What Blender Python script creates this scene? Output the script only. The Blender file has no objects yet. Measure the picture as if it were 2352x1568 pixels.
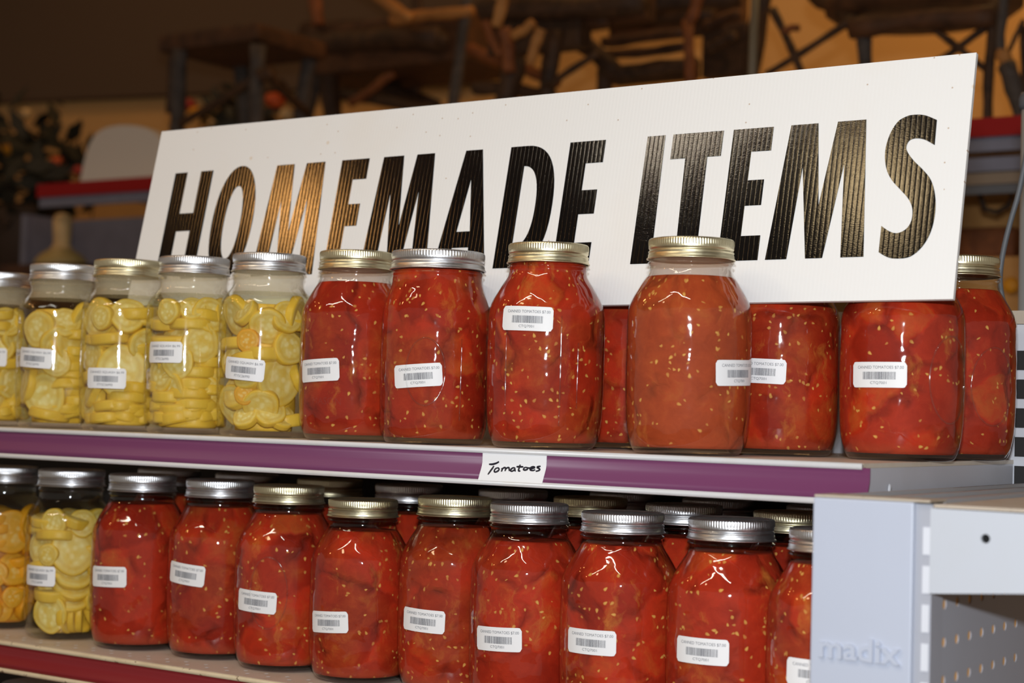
import bpy, bmesh, math, random
import numpy as np
from mathutils import Vector, Matrix

random.seed(7)
S = bpy.context.scene
COL = S.collection
PI = math.pi

# ------------------------------------------------------------------ camera
FPX, YAW, PITCH, ROLL = 4050.0, 0.5885, 0.0394, 0.0279
CAM = np.array([0.0, -1.2214, 0.0312])
_f0 = np.array([-math.sin(YAW), math.cos(YAW), 0]); _r0 = np.array([math.cos(YAW), math.sin(YAW), 0]); _u0 = np.array([0, 0, 1.0])
C_F = _f0 * math.cos(PITCH) + _u0 * math.sin(PITCH)
_u = _u0 * math.cos(PITCH) - _f0 * math.sin(PITCH)
C_R = _r0 * math.cos(ROLL) + _u * math.sin(ROLL)
C_U = _u * math.cos(ROLL) - _r0 * math.sin(ROLL)
cd = bpy.data.cameras.new('camera')
cam = bpy.data.objects.new('camera', cd); COL.objects.link(cam)
cd.sensor_width = 36.0; cd.lens = FPX / 2352 * 36.0
cam.matrix_world = Matrix(((C_R[0], C_U[0], -C_F[0], CAM[0]), (C_R[1], C_U[1], -C_F[1], CAM[1]), (C_R[2], C_U[2], -C_F[2], CAM[2]), (0, 0, 0, 1)))
cd.clip_start = 0.05; cd.clip_end = 60
cd.dof.use_dof = True; cd.dof.focus_distance = 1.50; cd.dof.aperture_fstop = 5.9; cd.dof.aperture_blades = 0
S.camera = cam

def at(px, py, Y=None, X=None):
    v = C_F + C_R * (px - 1176) / FPX - C_U * (py - 784) / FPX
    t = (Y - CAM[1]) / v[1] if Y is not None else (X - CAM[0]) / v[0]
    return Vector(CAM + v * t)

def depth(p):
    return float(np.dot(np.array(p) - CAM, C_F))

# ------------------------------------------------------------------ world, exposure, lights
S.view_settings.view_transform = 'Standard'; S.view_settings.look = 'None'
S.view_settings.exposure = 0.30; S.view_settings.gamma = 1.0; S.view_settings.use_curve_mapping = False
try:
    S.cycles.transparent_max_bounces = 24; S.cycles.max_bounces = 8
    S.cycles.sample_clamp_indirect = 4.0; S.cycles.use_denoising = True
except Exception:
    pass
W = bpy.data.worlds.new('world'); S.world = W; W.use_nodes = True
W.node_tree.nodes['Background'].inputs[0].default_value = (1.0, 0.88, 0.74, 1)
W.node_tree.nodes['Background'].inputs[1].default_value = 0.20

def area(name, loc, target, sx, sy, power, color, shape='RECTANGLE', roll=None):
    d = bpy.data.lights.new(name, 'AREA'); d.shape = shape; d.size = sx
    if shape in ('RECTANGLE', 'ELLIPSE'): d.size_y = sy
    d.energy = power; d.color = color
    o = bpy.data.objects.new(name, d); COL.objects.link(o)
    o.location = loc
    q = (Vector(target) - Vector(loc)).to_track_quat('-Z', 'Y')
    o.rotation_euler = q.to_euler()
    if roll is not None: o.rotation_euler = (q @ Matrix.Rotation(roll, 3, 'Z').to_quaternion()).to_euler()
    return o

# the camera's own flash, twelve centimetres above the lens
area('camera_flash', (0.006, -1.23, 0.155), (-0.78, 0.1, 0.03), 0.05, 0.03, 13.2, (0.90, 0.955, 1.0))
# ceiling tubes over the aisle, warm bulbs further left
area('ceiling_tube_light', (-1.75, -1.75, 1.86), (-1.75, -1.75, 0), 1.5, 0.05, 10.0, (1.0, 0.85, 0.66), roll=0.5)
area('ceiling_tube_light', (-0.55, -1.35, 1.86), (-0.55, -1.35, 0), 1.5, 0.05, 10.0, (1.0, 0.90, 0.76), roll=-0.35)
area('ceiling_bulb_light', (-3.56, -2.17, 1.75), (-1.2, 0, 0.2), 0.12, 0.20, 2.4, (1.0, 0.48, 0.14), 'ELLIPSE')
area('ceiling_bulb_light', (-1.68, -2.14, 1.72), (-0.6, 0, 0.2), 0.24, 0.18, 1.5, (1.0, 0.74, 0.40), 'ELLIPSE')
for bx, by in ((-3.2, -0.9), (-3.9, -0.5), (-4.6, -1.0)):
    d = bpy.data.lights.new('spot_bulb_light', 'POINT'); d.energy = 2.5; d.color = (1, 0.45, 0.12); d.shadow_soft_size = 0.05
    o = bpy.data.objects.new('spot_bulb_light', d); COL.objects.link(o); o.location = (bx, by, 1.7)
# warm bulbs above the display at the back of the shop
area('back_bulb_light', (-0.9, 2.3, 1.8), (-1.2, 3.2, 0.7), 0.5, 0.3, 8, (1.0, 0.60, 0.22))
area('back_bulb_light', (-3.6, 1.6, 1.8), (-3.4, 2.6, 0.7), 0.5, 0.3, 2.0, (1.0, 0.62, 0.28))
area('back_bulb_light', (-1.9, 1.9, 1.85), (-1.9, 2.0, 0.5), 0.3, 0.3, 2.5, (1.0, 0.55, 0.2))

# ------------------------------------------------------------------ materials
def srgb(r, g, b):
    def c(x):
        x /= 255.0
        return x / 12.92 if x <= 0.04045 else ((x + 0.055) / 1.055) ** 2.4
    return (c(r), c(g), c(b), 1.0)

class NT:
    def __init__(s, name):
        s.m = bpy.data.materials.new(name); s.m.use_nodes = True
        s.t = s.m.node_tree; s.t.nodes.clear()
        s.out = s.n('ShaderNodeOutputMaterial')
    def n(s, typ, **kw):
        x = s.t.nodes.new(typ)
        for k, v in kw.items(): setattr(x, k, v)
        return x
    def l(s, a, b): s.t.links.new(a, b)
    def setin(s, node, key, v):
        if hasattr(v, 'is_linked') or isinstance(v, bpy.types.NodeSocket): s.l(v, node.inputs[key])
        else: node.inputs[key].default_value = v
    def math(s, op, a, b=None, c=None, clamp=False):
        x = s.n('ShaderNodeMath', operation=op); x.use_clamp = clamp
        s.setin(x, 0, a)
        if b is not None: s.setin(x, 1, b)
        if c is not None: s.setin(x, 2, c)
        return x.outputs[0]
    def mix(s, f, a, b):
        x = s.n('ShaderNodeMix', data_type='RGBA')
        s.setin(x, 0, f); s.setin(x, 6, a); s.setin(x, 7, b)
        return x.outputs[2]
    def ramp(s, f, stops):
        x = s.n('ShaderNodeValToRGB'); s.setin(x, 0, f)
        e = x.color_ramp.elements
        while len(e) < len(stops): e.new(0.5)
        for i, (p, c) in enumerate(stops): e[i].position = p; e[i].color = c
        return x.outputs[0]
    def maprange(s, v, a, b, c=0.0, d=1.0):
        x = s.n('ShaderNodeMapRange'); s.setin(x, 0, v); x.inputs[1].default_value = a; x.inputs[2].default_value = b
        x.inputs[3].default_value = c; x.inputs[4].default_value = d
        return x.outputs[0]
    def noise(s, vec, scale, detail=3, rough=0.5, dist=0.0):
        x = s.n('ShaderNodeTexNoise'); s.l(vec, x.inputs['Vector']); x.inputs['Scale'].default_value = scale
        x.inputs['Detail'].default_value = detail; x.inputs['Roughness'].default_value = rough; x.inputs['Distortion'].default_value = dist
        return x.outputs[0]
    def pbr(s, color, rough=0.5, metal=0.0, spec=0.5, normal=None):
        x = s.n('ShaderNodeBsdfPrincipled')
        s.setin(x, 'Base Color', color); s.setin(x, 'Roughness', rough); s.setin(x, 'Metallic', metal)
        x.inputs['Specular IOR Level'].default_value = spec
        if normal is not None: s.l(normal, x.inputs['Normal'])
        s.l(x.outputs[0], s.out.inputs[0])
        return x
    def bump(s, h, strength=0.3, dist=0.001):
        x = s.n('ShaderNodeBump'); s.l(h, x.inputs['Height']); x.inputs['Strength'].default_value = strength; x.inputs['Distance'].default_value = dist
        return x.outputs[0]
    def coord(s, which='Object'):
        return s.n('ShaderNodeTexCoord').outputs[which]

def plain(name, col, rough=0.5, metal=0.0, spec=0.5, var=0.0, vscale=20):
    k = NT(name)
    if var:
        f = k.noise(k.coord(), vscale, 4)
        c2 = tuple(max(0, x * (1 - var)) for x in col[:3]) + (1,)
        c1 = tuple(min(1, x * (1 + var)) for x in col[:3]) + (1,)
        k.pbr(k.ramp(f, [(0.3, c2), (0.7, c1)]), rough, metal, spec)
    else:
        k.pbr(col, rough, metal, spec)
    return k.m

def glass_mat(name, tint, rough=0.04, bumpy=True, film=0.0):
    k = NT(name)
    co = k.coord()
    lw = k.n('ShaderNodeLayerWeight'); lw.inputs['Blend'].default_value = 0.5
    tr = k.n('ShaderNodeBsdfTransparent'); tr.inputs[0].default_value = tint
    gl = k.n('ShaderNodeBsdfGlossy'); gl.inputs['Roughness'].default_value = rough; gl.inputs['Color'].default_value = (1, 1, 1, 1)
    if bumpy:
        b = k.bump(k.noise(co, 38, 2, 0.5), 0.35, 0.004)
        k.l(b, gl.inputs['Normal']); k.l(b, lw.inputs['Normal'])
    F = k.math('MULTIPLY_ADD', k.math('POWER', lw.outputs['Facing'], 4.0), 0.75, 0.045, clamp=True)
    mx = k.n('ShaderNodeMixShader'); k.l(F, mx.inputs[0]); k.l(tr.outputs[0], mx.inputs[1]); k.l(gl.outputs[0], mx.inputs[2])
    k.l(mx.outputs[0], k.out.inputs[0])
    return k.m

M = {}
M['glass'] = glass_mat('jar_glass', (0.965, 0.975, 0.97, 1))
M['emboss'] = glass_mat('embossed_glass', (0.965, 0.972, 0.97, 1), 0.08)

def tomato_mat():
    k = NT('tomato_pulp')
    uv = k.n('ShaderNodeUVMap').outputs[0]
    oi = k.n('ShaderNodeObjectInfo')
    sep = k.n('ShaderNodeSeparateColor'); k.l(oi.outputs['Color'], sep.inputs[0])
    seed, tone, dens = sep.outputs[0], sep.outputs[1], sep.outputs[2]
    off = k.n('ShaderNodeCombineXYZ'); k.l(k.math('MULTIPLY', seed, 7.3), off.inputs[0]); k.l(k.math('MULTIPLY', seed, 3.1), off.inputs[1])
    va = k.n('ShaderNodeVectorMath', operation='ADD'); k.l(uv, va.inputs[0]); k.l(off.outputs[0], va.inputs[1])
    v = va.outputs[0]
    # warp so that lumps look torn
    wn = k.n('ShaderNodeTexNoise'); k.l(v, wn.inputs['Vector']); wn.inputs['Scale'].default_value = 45; wn.inputs['Detail'].default_value = 3
    ws = k.n('ShaderNodeVectorMath', operation='SCALE'); k.l(wn.outputs['Color'], ws.inputs[0]); ws.inputs['Scale'].default_value = 0.022
    wv = k.n('ShaderNodeVectorMath', operation='ADD'); k.l(v, wv.inputs[0]); k.l(ws.outputs[0], wv.inputs[1])
    w = wv.outputs[0]
    big = k.noise(v, 16, 2)
    n2 = k.noise(w, 55, 4, 0.6)
    vor = k.n('ShaderNodeTexVoronoi', feature='SMOOTH_F1', voronoi_dimensions='2D'); k.l(w, vor.inputs['Vector']); vor.inputs['Scale'].default_value = 27; vor.inputs['Smoothness'].default_value = 0.35
    vs = k.n('ShaderNodeSeparateColor'); k.l(vor.outputs['Color'], vs.inputs[0])
    ved = k.n('ShaderNodeTexVoronoi', feature='DISTANCE_TO_EDGE', voronoi_dimensions='2D'); k.l(w, ved.inputs['Vector']); ved.inputs['Scale'].default_value = 27
    deep, red, org, yel = srgb(112, 26, 13), srgb(174, 49, 26), srgb(186, 86, 36), srgb(200, 122, 50)
    base = k.ramp(k.math('ADD', k.math('MULTIPLY', vs.outputs[0], 0.55), k.math('MULTIPLY', n2, 0.5)),
                  [(0.20, srgb(140, 34, 18)), (0.40, srgb(160, 40, 20)), (0.55, red), (0.68, srgb(190, 50, 24)), (0.88, org)])
    juice = k.ramp(n2, [(0.3, srgb(138, 38, 16)), (0.55, srgb(164, 58, 26)), (0.75, srgb(176, 88, 36))])
    jm = k.maprange(k.math('ADD', big, k.math('MULTIPLY', k.math('SUBTRACT', tone, 0.5), 0.55)), 0.46, 0.62)
    c = k.mix(jm, base, juice)
    # pale fibrous cores here and there
    st = k.n('ShaderNodeMapping'); k.l(w, st.inputs[0]); st.inputs['Scale'].default_value = (2.2, 0.9, 1)
    core = k.maprange(k.noise(st.outputs[0], 22, 5, 0.7), 0.57, 0.74)
    c = k.mix(k.math('MULTIPLY', core, 0.75), c, yel)
    # shade in the hollows between lumps, painted into the colour
    hol = k.math('MULTIPLY', k.maprange(ved.outputs['Distance'], 0.0, 0.16, 1.0, 0.0), k.maprange(k.noise(v, 26, 3), 0.46, 0.66))
    c = k.mix(k.math('MULTIPLY', hol, 0.62), c, srgb(66, 14, 8))
    c = k.mix(k.maprange(k.noise(w, 95, 4, 0.7), 0.42, 0.75, 0.0, 0.30), c, srgb(126, 30, 16))
    c = k.mix(k.maprange(k.noise(w, 40, 5, 0.7, 1.5), 0.58, 0.8, 0.0, 0.5), c, srgb(184, 72, 40))
    # smoother settled juice at the bottom of the jar
    sx = k.n('ShaderNodeSeparateXYZ'); k.l(uv, sx.inputs[0])
    bot = k.maprange(k.math('ADD', sx.outputs[1], k.math('MULTIPLY', big, 0.014)), 0.016, 0.022, 0.75, 0.0)
    c = k.mix(bot, c, srgb(164, 60, 34))
    # warm pale tone for the lighter jars
    c = k.mix(k.math('MULTIPLY', k.maprange(tone, 0.6, 1.0), 0.36), c, srgb(182, 92, 50))
    # seeds
    def seeds(c, scale, thr, sz):
        sv = k.n('ShaderNodeTexVoronoi', feature='F1', voronoi_dimensions='2D'); k.l(v, sv.inputs['Vector']); sv.inputs['Scale'].default_value = scale
        d = k.n('ShaderNodeVectorMath', operation='SUBTRACT'); k.l(v, d.inputs[0]); k.l(sv.outputs['Position'], d.inputs[1])
        sc = k.n('ShaderNodeSeparateColor'); k.l(sv.outputs['Color'], sc.inputs[0])
        ro = k.n('ShaderNodeVectorRotate', rotation_type='Z_AXIS'); k.l(d.outputs[0], ro.inputs['Vector']); k.l(k.math('MULTIPLY', sc.outputs[0], 6.28), ro.inputs['Angle'])
        sp = k.n('ShaderNodeSeparateXYZ'); k.l(ro.outputs[0], sp.inputs[0])
        wx = k.math('MULTIPLY_ADD', sp.outputs[1], 0.28, 0.00098 * sz)
        e = k.math('ADD', k.math('POWER', k.math('ABSOLUTE', k.math('DIVIDE', sp.outputs[0], wx)), 2.0), k.math('POWER', k.math('ABSOLUTE', k.math('DIVIDE', sp.outputs[1], 0.00165 * sz)), 2.0))
        m = k.maprange(e, 0.7, 1.25, 1.0, 0.0)
        cl = k.maprange(k.noise(v, 34, 2), 0.44, 0.66, 0.12, 1.0)
        pick = k.math('LESS_THAN', sc.outputs[1], k.math('MULTIPLY', k.math('MULTIPLY', cl, thr), k.math('ADD', dens, 0.5)))
        low = k.maprange(sx.outputs[1], 0.006, 0.012, 1.0, 1.0)
        a = k.math('MULTIPLY', k.math('MULTIPLY', m, pick), k.math('MULTIPLY_ADD', sc.outputs[2], 0.55, 0.42))
        col = k.mix(k.math('MULTIPLY', e, 0.8), srgb(224, 174, 92), srgb(190, 112, 42))
        return k.mix(k.math('MULTIPLY', a, low), c, col)
    c = seeds(c, 92, 0.60, 1.25)
    c = seeds(c, 165, 0.22, 0.92)
    hgt = k.math('ADD', k.math('MULTIPLY', n2, 0.5), k.math('MULTIPLY', hol, -0.8))
    k.pbr(c, 0.6, 0, 0.06, k.bump(hgt, 0.6, 0.003))
    return k.m
M['tomato'] = tomato_mat()

def slice_mat(name, face, core, rind, pods=0.9):
    k = NT(name)
    uv = k.n('ShaderNodeUVMap').outputs[0]
    oi = k.n('ShaderNodeObjectInfo')
    ln = k.n('ShaderNodeVectorMath', operation='LENGTH'); k.l(uv, ln.inputs[0])
    r = ln.outputs['Value']
    ad = k.n('ShaderNodeVectorMath', operation='ADD'); k.l(uv, ad.inputs[0])
    cx = k.n('ShaderNodeCombineXYZ'); k.l(k.math('MULTIPLY', oi.outputs['Random'], 30.0), cx.inputs[0]); k.l(cx.outputs[0], ad.inputs[1])
    vor = k.n('ShaderNodeTexVoronoi', feature='SMOOTH_F1', voronoi_dimensions='2D'); k.l(ad.outputs[0], vor.inputs['Vector']); vor.inputs['Scale'].default_value = 3.0
    pod = k.math('MULTIPLY', k.maprange(vor.outputs['Distance'], 0.16, 0.42, 1.0, 0.0), k.maprange(r, 0.45, 0.72, 1.0, 0.0))
    nz = k.noise(ad.outputs[0], 2.2, 4)
    c = k.mix(k.maprange(nz, 0.35, 0.7), face, core)
    c = k.mix(k.math('MULTIPLY', pod, pods), c, srgb(238, 230, 180))
    ring = k.math('MULTIPLY', k.maprange(r, 0.60, 0.68), k.maprange(r, 0.74, 0.82, 1.0, 0.0))
    c = k.mix(k.math('MULTIPLY', ring, 0.30), c, srgb(190, 146, 44))
    c = k.mix(k.maprange(r, 0.86, 1.0, 0.0, 0.85), c, rind)
    c = k.mix(k.math('MULTIPLY', k.maprange(nz, 0.4, 0.75), 0.35), c, srgb(226, 176, 60))
    # slices differ in ripeness
    c = k.mix(k.math('MULTIPLY', oi.outputs['Random'], 0.22), c, srgb(228, 176, 34))
    k.pbr(c, 0.4, 0, 0.3, k.bump(nz, 0.25, 0.002))
    return k.m
M['slice'] = slice_mat('squash_flesh', srgb(226, 208, 136), srgb(220, 196, 102), srgb(228, 190, 64))
M['slice_orange'] = slice_mat('squash_flesh_orange', srgb(228, 172, 66), srgb(222, 156, 44), srgb(230, 154, 24), 0.45)
M['squash_core'] = plain('squash_pieces', srgb(222, 180, 62), 0.5, var=0.35, vscale=60)
M['squash_core_orange'] = plain('squash_pieces_orange', srgb(206, 134, 46), 0.5, var=0.3, vscale=60)
def brine_mat(name, tint):
    k = NT(name)
    tr = k.n('ShaderNodeBsdfTransparent'); tr.inputs[0].default_value = tint
    gl = k.n('ShaderNodeBsdfGlossy'); gl.inputs['Roughness'].default_value = 0.1
    mx = k.n('ShaderNodeMixShader'); mx.inputs[0].default_value = 0.015
    k.l(tr.outputs[0], mx.inputs[1]); k.l(gl.outputs[0], mx.inputs[2]); k.l(mx.outputs[0], k.out.inputs[0])
    return k.m
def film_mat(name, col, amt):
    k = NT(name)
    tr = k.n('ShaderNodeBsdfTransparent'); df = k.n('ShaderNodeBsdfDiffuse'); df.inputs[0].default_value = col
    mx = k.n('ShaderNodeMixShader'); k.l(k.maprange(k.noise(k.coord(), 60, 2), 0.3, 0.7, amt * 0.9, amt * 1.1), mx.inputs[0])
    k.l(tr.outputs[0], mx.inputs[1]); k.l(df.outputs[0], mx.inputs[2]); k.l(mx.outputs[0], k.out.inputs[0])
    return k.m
M['film_s'] = film_mat('beige_film', srgb(240, 222, 184), 0.30)  # thin beige layer lining the squash jar necks, partly see-through
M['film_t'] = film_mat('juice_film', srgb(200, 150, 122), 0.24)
M['brine'] = brine_mat('brine', (0.99, 0.975, 0.86, 1))

def lid_mat(name, col, rough):
    k = NT(name)
    n = k.noise(k.coord(), 260, 2)
    k.pbr(col, k.maprange(n, 0.3, 0.7, rough - 0.03, rough + 0.05), 1.0, 0.5)
    return k.m
M['silver'] = lid_mat('silver_lid', (0.76, 0.76, 0.78, 1), 0.36)
M['gold'] = lid_mat('gold_lid', (0.80, 0.73, 0.50, 1), 0.36)
M['label'] = plain('label_paper', srgb(240, 240, 242), 0.45, spec=0.3)
M['ink'] = plain('grey_print', srgb(118, 118, 124), 0.6)
M['ink_dark'] = plain('black_print', srgb(96, 96, 104), 0.6)
M['marker'] = plain('marker_ink', srgb(18, 16, 34), 0.5)

def sign_mat():
    k = NT('sign_plastic')
    co = k.coord()
    sx = k.n('ShaderNodeSeparateXYZ'); k.l(co, sx.inputs[0])
    # rust and fly specks, denser near the top edge
    def specks(scale, size, thr):
        v = k.n('ShaderNodeTexVoronoi', feature='F1', voronoi_dimensions='2D')
        cb = k.n('ShaderNodeCombineXYZ'); k.l(sx.outputs[0], cb.inputs[0]); k.l(sx.outputs[2], cb.inputs[1])
        k.l(cb.outputs[0], v.inputs['Vector']); v.inputs['Scale'].default_value = scale
        s = k.n('ShaderNodeSeparateColor'); k.l(v.outputs['Color'], s.inputs[0])
        edge = k.math('ADD', k.maprange(sx.outputs[2], 0.13, 0.205, 0.05, 1.0), k.maprange(sx.outputs[0], -0.03, 0.0, 0.0, 0.8))
        return k.math('MULTIPLY', k.maprange(v.outputs['Distance'], size * 0.5, size, 1.0, 0.0), k.math('LESS_THAN', s.outputs[0], k.math('MULTIPLY', edge, thr)))
    c = k.mix(k.math('MULTIPLY', specks(55, 0.05, 0.28), 0.7), srgb(240, 240, 240), srgb(176, 140, 100))
    c = k.mix(k.math('MULTIPLY', specks(30, 0.07, 0.12), 0.4), c, srgb(214, 180, 130))
    c = k.mix(k.math('MULTIPLY', k.maprange(k.noise(co, 9, 4), 0.55, 0.8), 0.12), c, srgb(226, 206, 176))
    wv = k.math('SINE', k.math('MULTIPLY', sx.outputs[0], 2 * PI / 0.0036))
    k.pbr(c, 0.42, 0, 0.35, k.bump(wv, 0.06, 0.0004))
    return k.m
M['sign'] = sign_mat()
def letter_mat():
    k = NT('black_vinyl')
    co = k.coord()
    sx = k.n('ShaderNodeSeparateXYZ'); k.l(co, sx.inputs[0])
    wv = k.math('POWER', k.math('ABSOLUTE', k.math('SINE', k.math('MULTIPLY', sx.outputs[0], PI / 0.0044))), 0.14)
    mp = k.n('ShaderNodeMapping'); k.l(co, mp.inputs[0]); mp.inputs['Scale'].default_value = (1, 1, 3.0)
    fine = k.noise(mp.outputs[0], 420, 3)
    h = k.math('ADD', k.math('MULTIPLY', wv, 1.0), k.math('MULTIPLY', fine, 0.42))
    x = k.pbr(srgb(15, 14, 14), 0.075, 0, 0.5, k.bump(h, 0.17, 0.0005))
    return k.m
M['letter'] = letter_mat()

def metal_paint(name, col, dirt, amount, scale=9, spots=0.0, rough=0.4):
    k = NT(name)
    co = k.coord()
    f = k.maprange(k.noise(co, scale, 5, 0.65), 0.5, 0.8)
    c = k.mix(k.math('MULTIPLY', f, amount), col, dirt)
    if spots:
        s = k.maprange(k.noise(co, 160, 3), 0.66, 0.70)
        c = k.mix(k.math('MULTIPLY', s, spots), c, srgb(92, 62, 34))
    k.pbr(c, rough, 0, 0.45)
    return k.m
M['deck'] = metal_paint('shelf_deck_paint', srgb(214, 202, 186), srgb(176, 152, 120), 0.6, 14)
M['lip'] = metal_paint('shelf_lip_paint', srgb(214, 212, 212), srgb(196, 180, 156), 0.35, 20, 0.0, 0.3)
M['lip_worn'] = metal_paint('worn_lip_paint', srgb(214, 196, 164), srgb(170, 140, 100), 0.6, 18, 0.85, 0.35)
M['deck_worn'] = metal_paint('worn_deck_paint', srgb(206, 192, 178), srgb(176, 146, 108), 0.7, 16, 0.2)
M['grey'] = metal_paint('grey_shelf_paint', srgb(198, 198, 206), srgb(186, 184, 186), 0.5, 8, 0.0, 0.35)
M['white_metal'] = metal_paint('white_upright_paint', srgb(214, 216, 224), srgb(200, 196, 188), 0.3, 10)
M['post'] = metal_paint('post_paint', srgb(184, 190, 206), srgb(176, 181, 195), 0.3, 6, 0.0, 0.4)
M['bracket'] = metal_paint('bracket_paint', srgb(192, 196, 205), srgb(188, 189, 190), 0.35, 9, 0.0, 0.4)
M['top_dirty'] = metal_paint('dirty_top_paint', srgb(184, 172, 156), srgb(150, 114, 72), 0.85, 22, 0.4, 0.6)
M['deck_dirty'] = metal_paint('dusty_deck_paint', srgb(190, 176, 160), srgb(164, 134, 98), 0.8, 16, 0.2, 0.6)
M['rail_grey'] = metal_paint('top_rail_paint', srgb(164, 162, 164), srgb(172, 156, 140), 0.6, 12, 0.0, 0.5)
M['peg'] = metal_paint('peg_panel_paint', srgb(172, 174, 184), srgb(164, 164, 172), 0.4, 6)
M['hardboard'] = plain('raw_hardboard', srgb(230, 172, 100), 0.8, var=0.2, vscale=40)
M['dark'] = plain('dark_recess', srgb(40, 38, 38), 0.8)
M['black'] = plain('black_hollow', srgb(10, 9, 9), 0.9)
M['purple'] = plain('purple_strip', srgb(116, 60, 96), 0.40, spec=0.3)
M['red'] = plain('red_strip', srgb(128, 30, 36), 0.28, spec=0.5)
M['red_far'] = plain('red_rail', srgb(150, 16, 16), 0.55, spec=0.2)
M['paper'] = plain('white_paper', srgb(240, 242, 246), 0.6, spec=0.2)
M['slate'] = plain('slate_panel', srgb(112, 112, 128), 0.5, var=0.1)
M['white_board'] = plain('off_white_board', srgb(204, 196, 186), 0.5)
M['cord'] = plain('grey_cord', srgb(98, 102, 108), 0.5)
M['pole'] = plain('grey_pole_paint', srgb(140, 142, 144), 0.4)
M['pole_cap'] = plain('dark_cap', srgb(84, 86, 92), 0.5)
M['olive_pole'] = plain('olive_pole_paint', srgb(110, 98, 78), 0.5)
def wood(name, a, b, sc=30):
    k = NT(name)
    mp = k.n('ShaderNodeMapping'); k.l(k.coord(), mp.inputs[0]); mp.inputs['Scale'].default_value = (1, 1, 1)
    f = k.noise(mp.outputs[0], sc, 5, 0.65, 0.6)
    k.pbr(k.ramp(f, [(0.3, a), (0.7, b)]), 0.65, 0, 0.3, k.bump(f, 0.5, 0.004))
    return k.m
M['bark'] = wood('dark_bark', srgb(40, 26, 17), srgb(80, 54, 34))
M['bark_grey'] = wood('grey_bark', srgb(46, 40, 37), srgb(82, 72, 66))
M['peeled'] = wood('peeled_wood', srgb(140, 92, 46), srgb(180, 124, 66))
M['rust_wood'] = wood('reddish_wood', srgb(96, 52, 26), srgb(142, 82, 42))
M['plank'] = wood('dark_plank', srgb(52, 32, 19), srgb(92, 58, 34), 18)
M['leaf'] = plain('dark_leaf', srgb(44, 40, 26), 0.7, var=0.5, vscale=30)
M['yellow'] = plain('yellow_bloom', srgb(226, 150, 20), 0.6, var=0.3)
M['orange'] = plain('orange_bloom', srgb(206, 84, 26), 0.6, var=0.3)
M['redb'] = plain('red_bloom', srgb(150, 40, 24), 0.6, var=0.3)
M['cream'] = plain('cream_bloom', srgb(214, 176, 120), 0.6, var=0.2)
M['tan_wood'] = wood('tan_board', srgb(178, 124, 66), srgb(206, 154, 92), 9)
M['wicker'] = plain('dark_wicker', srgb(58, 40, 26), 0.7)

# ------------------------------------------------------------------ helpers
def mesh_obj(name, verts, faces, mat, parent=None, smooth=True, uvs=None, mats=None, fmat=None):
    me = bpy.data.meshes.new(name); me.from_pydata([tuple(v) for v in verts], [], faces); me.update()
    if uvs is not None:
        l = me.uv_layers.new(name='UVMap')
        flat = []
        for f in faces:
            for i in f: flat += [uvs[i][0], uvs[i][1]]
        l.data.foreach_set('uv', flat)
    for mm in (mats or [mat]): me.materials.append(mm)
    if fmat: me.polygons.foreach_set('material_index', fmat)
    if smooth: me.polygons.foreach_set('use_smooth', [True] * len(faces))
    return link(name, me, parent)

def link(name, me, parent=None):
    o = bpy.data.objects.new(name, me); COL.objects.link(o)
    if parent is not None: o.parent = parent
    return o

def tag(o, label, cat, group=None, kind=None):
    if label: o['label'] = label
    if cat: o['category'] = cat
    if group: o['group'] = group
    if kind: o['kind'] = kind
    return o

def thing(name, label, cat, loc=(0, 0, 0), rz=0.0, group=None):
    o = bpy.data.objects.new(name, None); COL.objects.link(o); o.location = loc; o.rotation_euler = (0, 0, rz)
    o.empty_display_size = 0.02
    return tag(o, label, cat, group)

def box_vf(x0, x1, y0, y1, z0, z1):
    v = [(x0, y0, z0), (x1, y0, z0), (x1, y1, z0), (x0, y1, z0), (x0, y0, z1), (x1, y0, z1), (x1, y1, z1), (x0, y1, z1)]
    f = [(0, 3, 2, 1), (4, 5, 6, 7), (0, 1, 5, 4), (1, 2, 6, 5), (2, 3, 7, 6), (3, 0, 4, 7)]
    return v, f

def box(name, x0, x1, y0, y1, z0, z1, mat, parent=None, bevel=0.0, mats=None, fmat=None):
    v, f = box_vf(x0, x1, y0, y1, z0, z1)
    o = mesh_obj(name, v, f, mat, parent, smooth=False, mats=mats, fmat=fmat)
    if bevel:
        bm = bmesh.new(); bm.from_mesh(o.data)
        bmesh.ops.bevel(bm, geom=list(bm.edges), offset=bevel, segments=2, affect='EDGES', profile=0.6)
        bm.to_mesh(o.data); bm.free()
    return o

def extrude_x(name, prof, x0, x1, mat, parent=None, smooth=False, caps=True, n=1):
    """closed outline of (y, z) swept along X"""
    m = len(prof); v = []; f = []
    for i in range(n + 1):
        x = x0 + (x1 - x0) * i / n
        v += [(x, y, z) for y, z in prof]
    for i in range(n):
        for j in range(m):
            a = i * m + j; b = i * m + (j + 1) % m
            f.append((a, b, b + m, a + m))
    if caps:
        f.append(tuple(range(m - 1, -1, -1))); f.append(tuple(range(n * m, n * m + m)))
    return mesh_obj(name, v, f, mat, parent, smooth)

def lathe(prof, seg, rfun=None, close_bottom=True, close_top=False, theta0=0.0):
    v, f, uv = [], [], []
    for (r, z) in prof:
        for i in range(seg + 1):
            t = 2 * PI * i / seg + theta0
            rr = r * (rfun(t, r, z) if rfun else 1.0)
            v.append((rr * math.sin(t), -rr * math.cos(t), z)); uv.append((0.0485 * (t - PI - theta0), z))
    n = seg + 1
    for k in range(len(prof) - 1):
        for i in range(seg):
            a = k * n + i
            f.append((a, a + 1, a + 1 + n, a + n))
    if close_bottom: f.append(tuple(reversed(range(0, seg))))
    if close_top: f.append(tuple(range((len(prof) - 1) * n, (len(prof) - 1) * n + seg)))
    return v, f, uv

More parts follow.
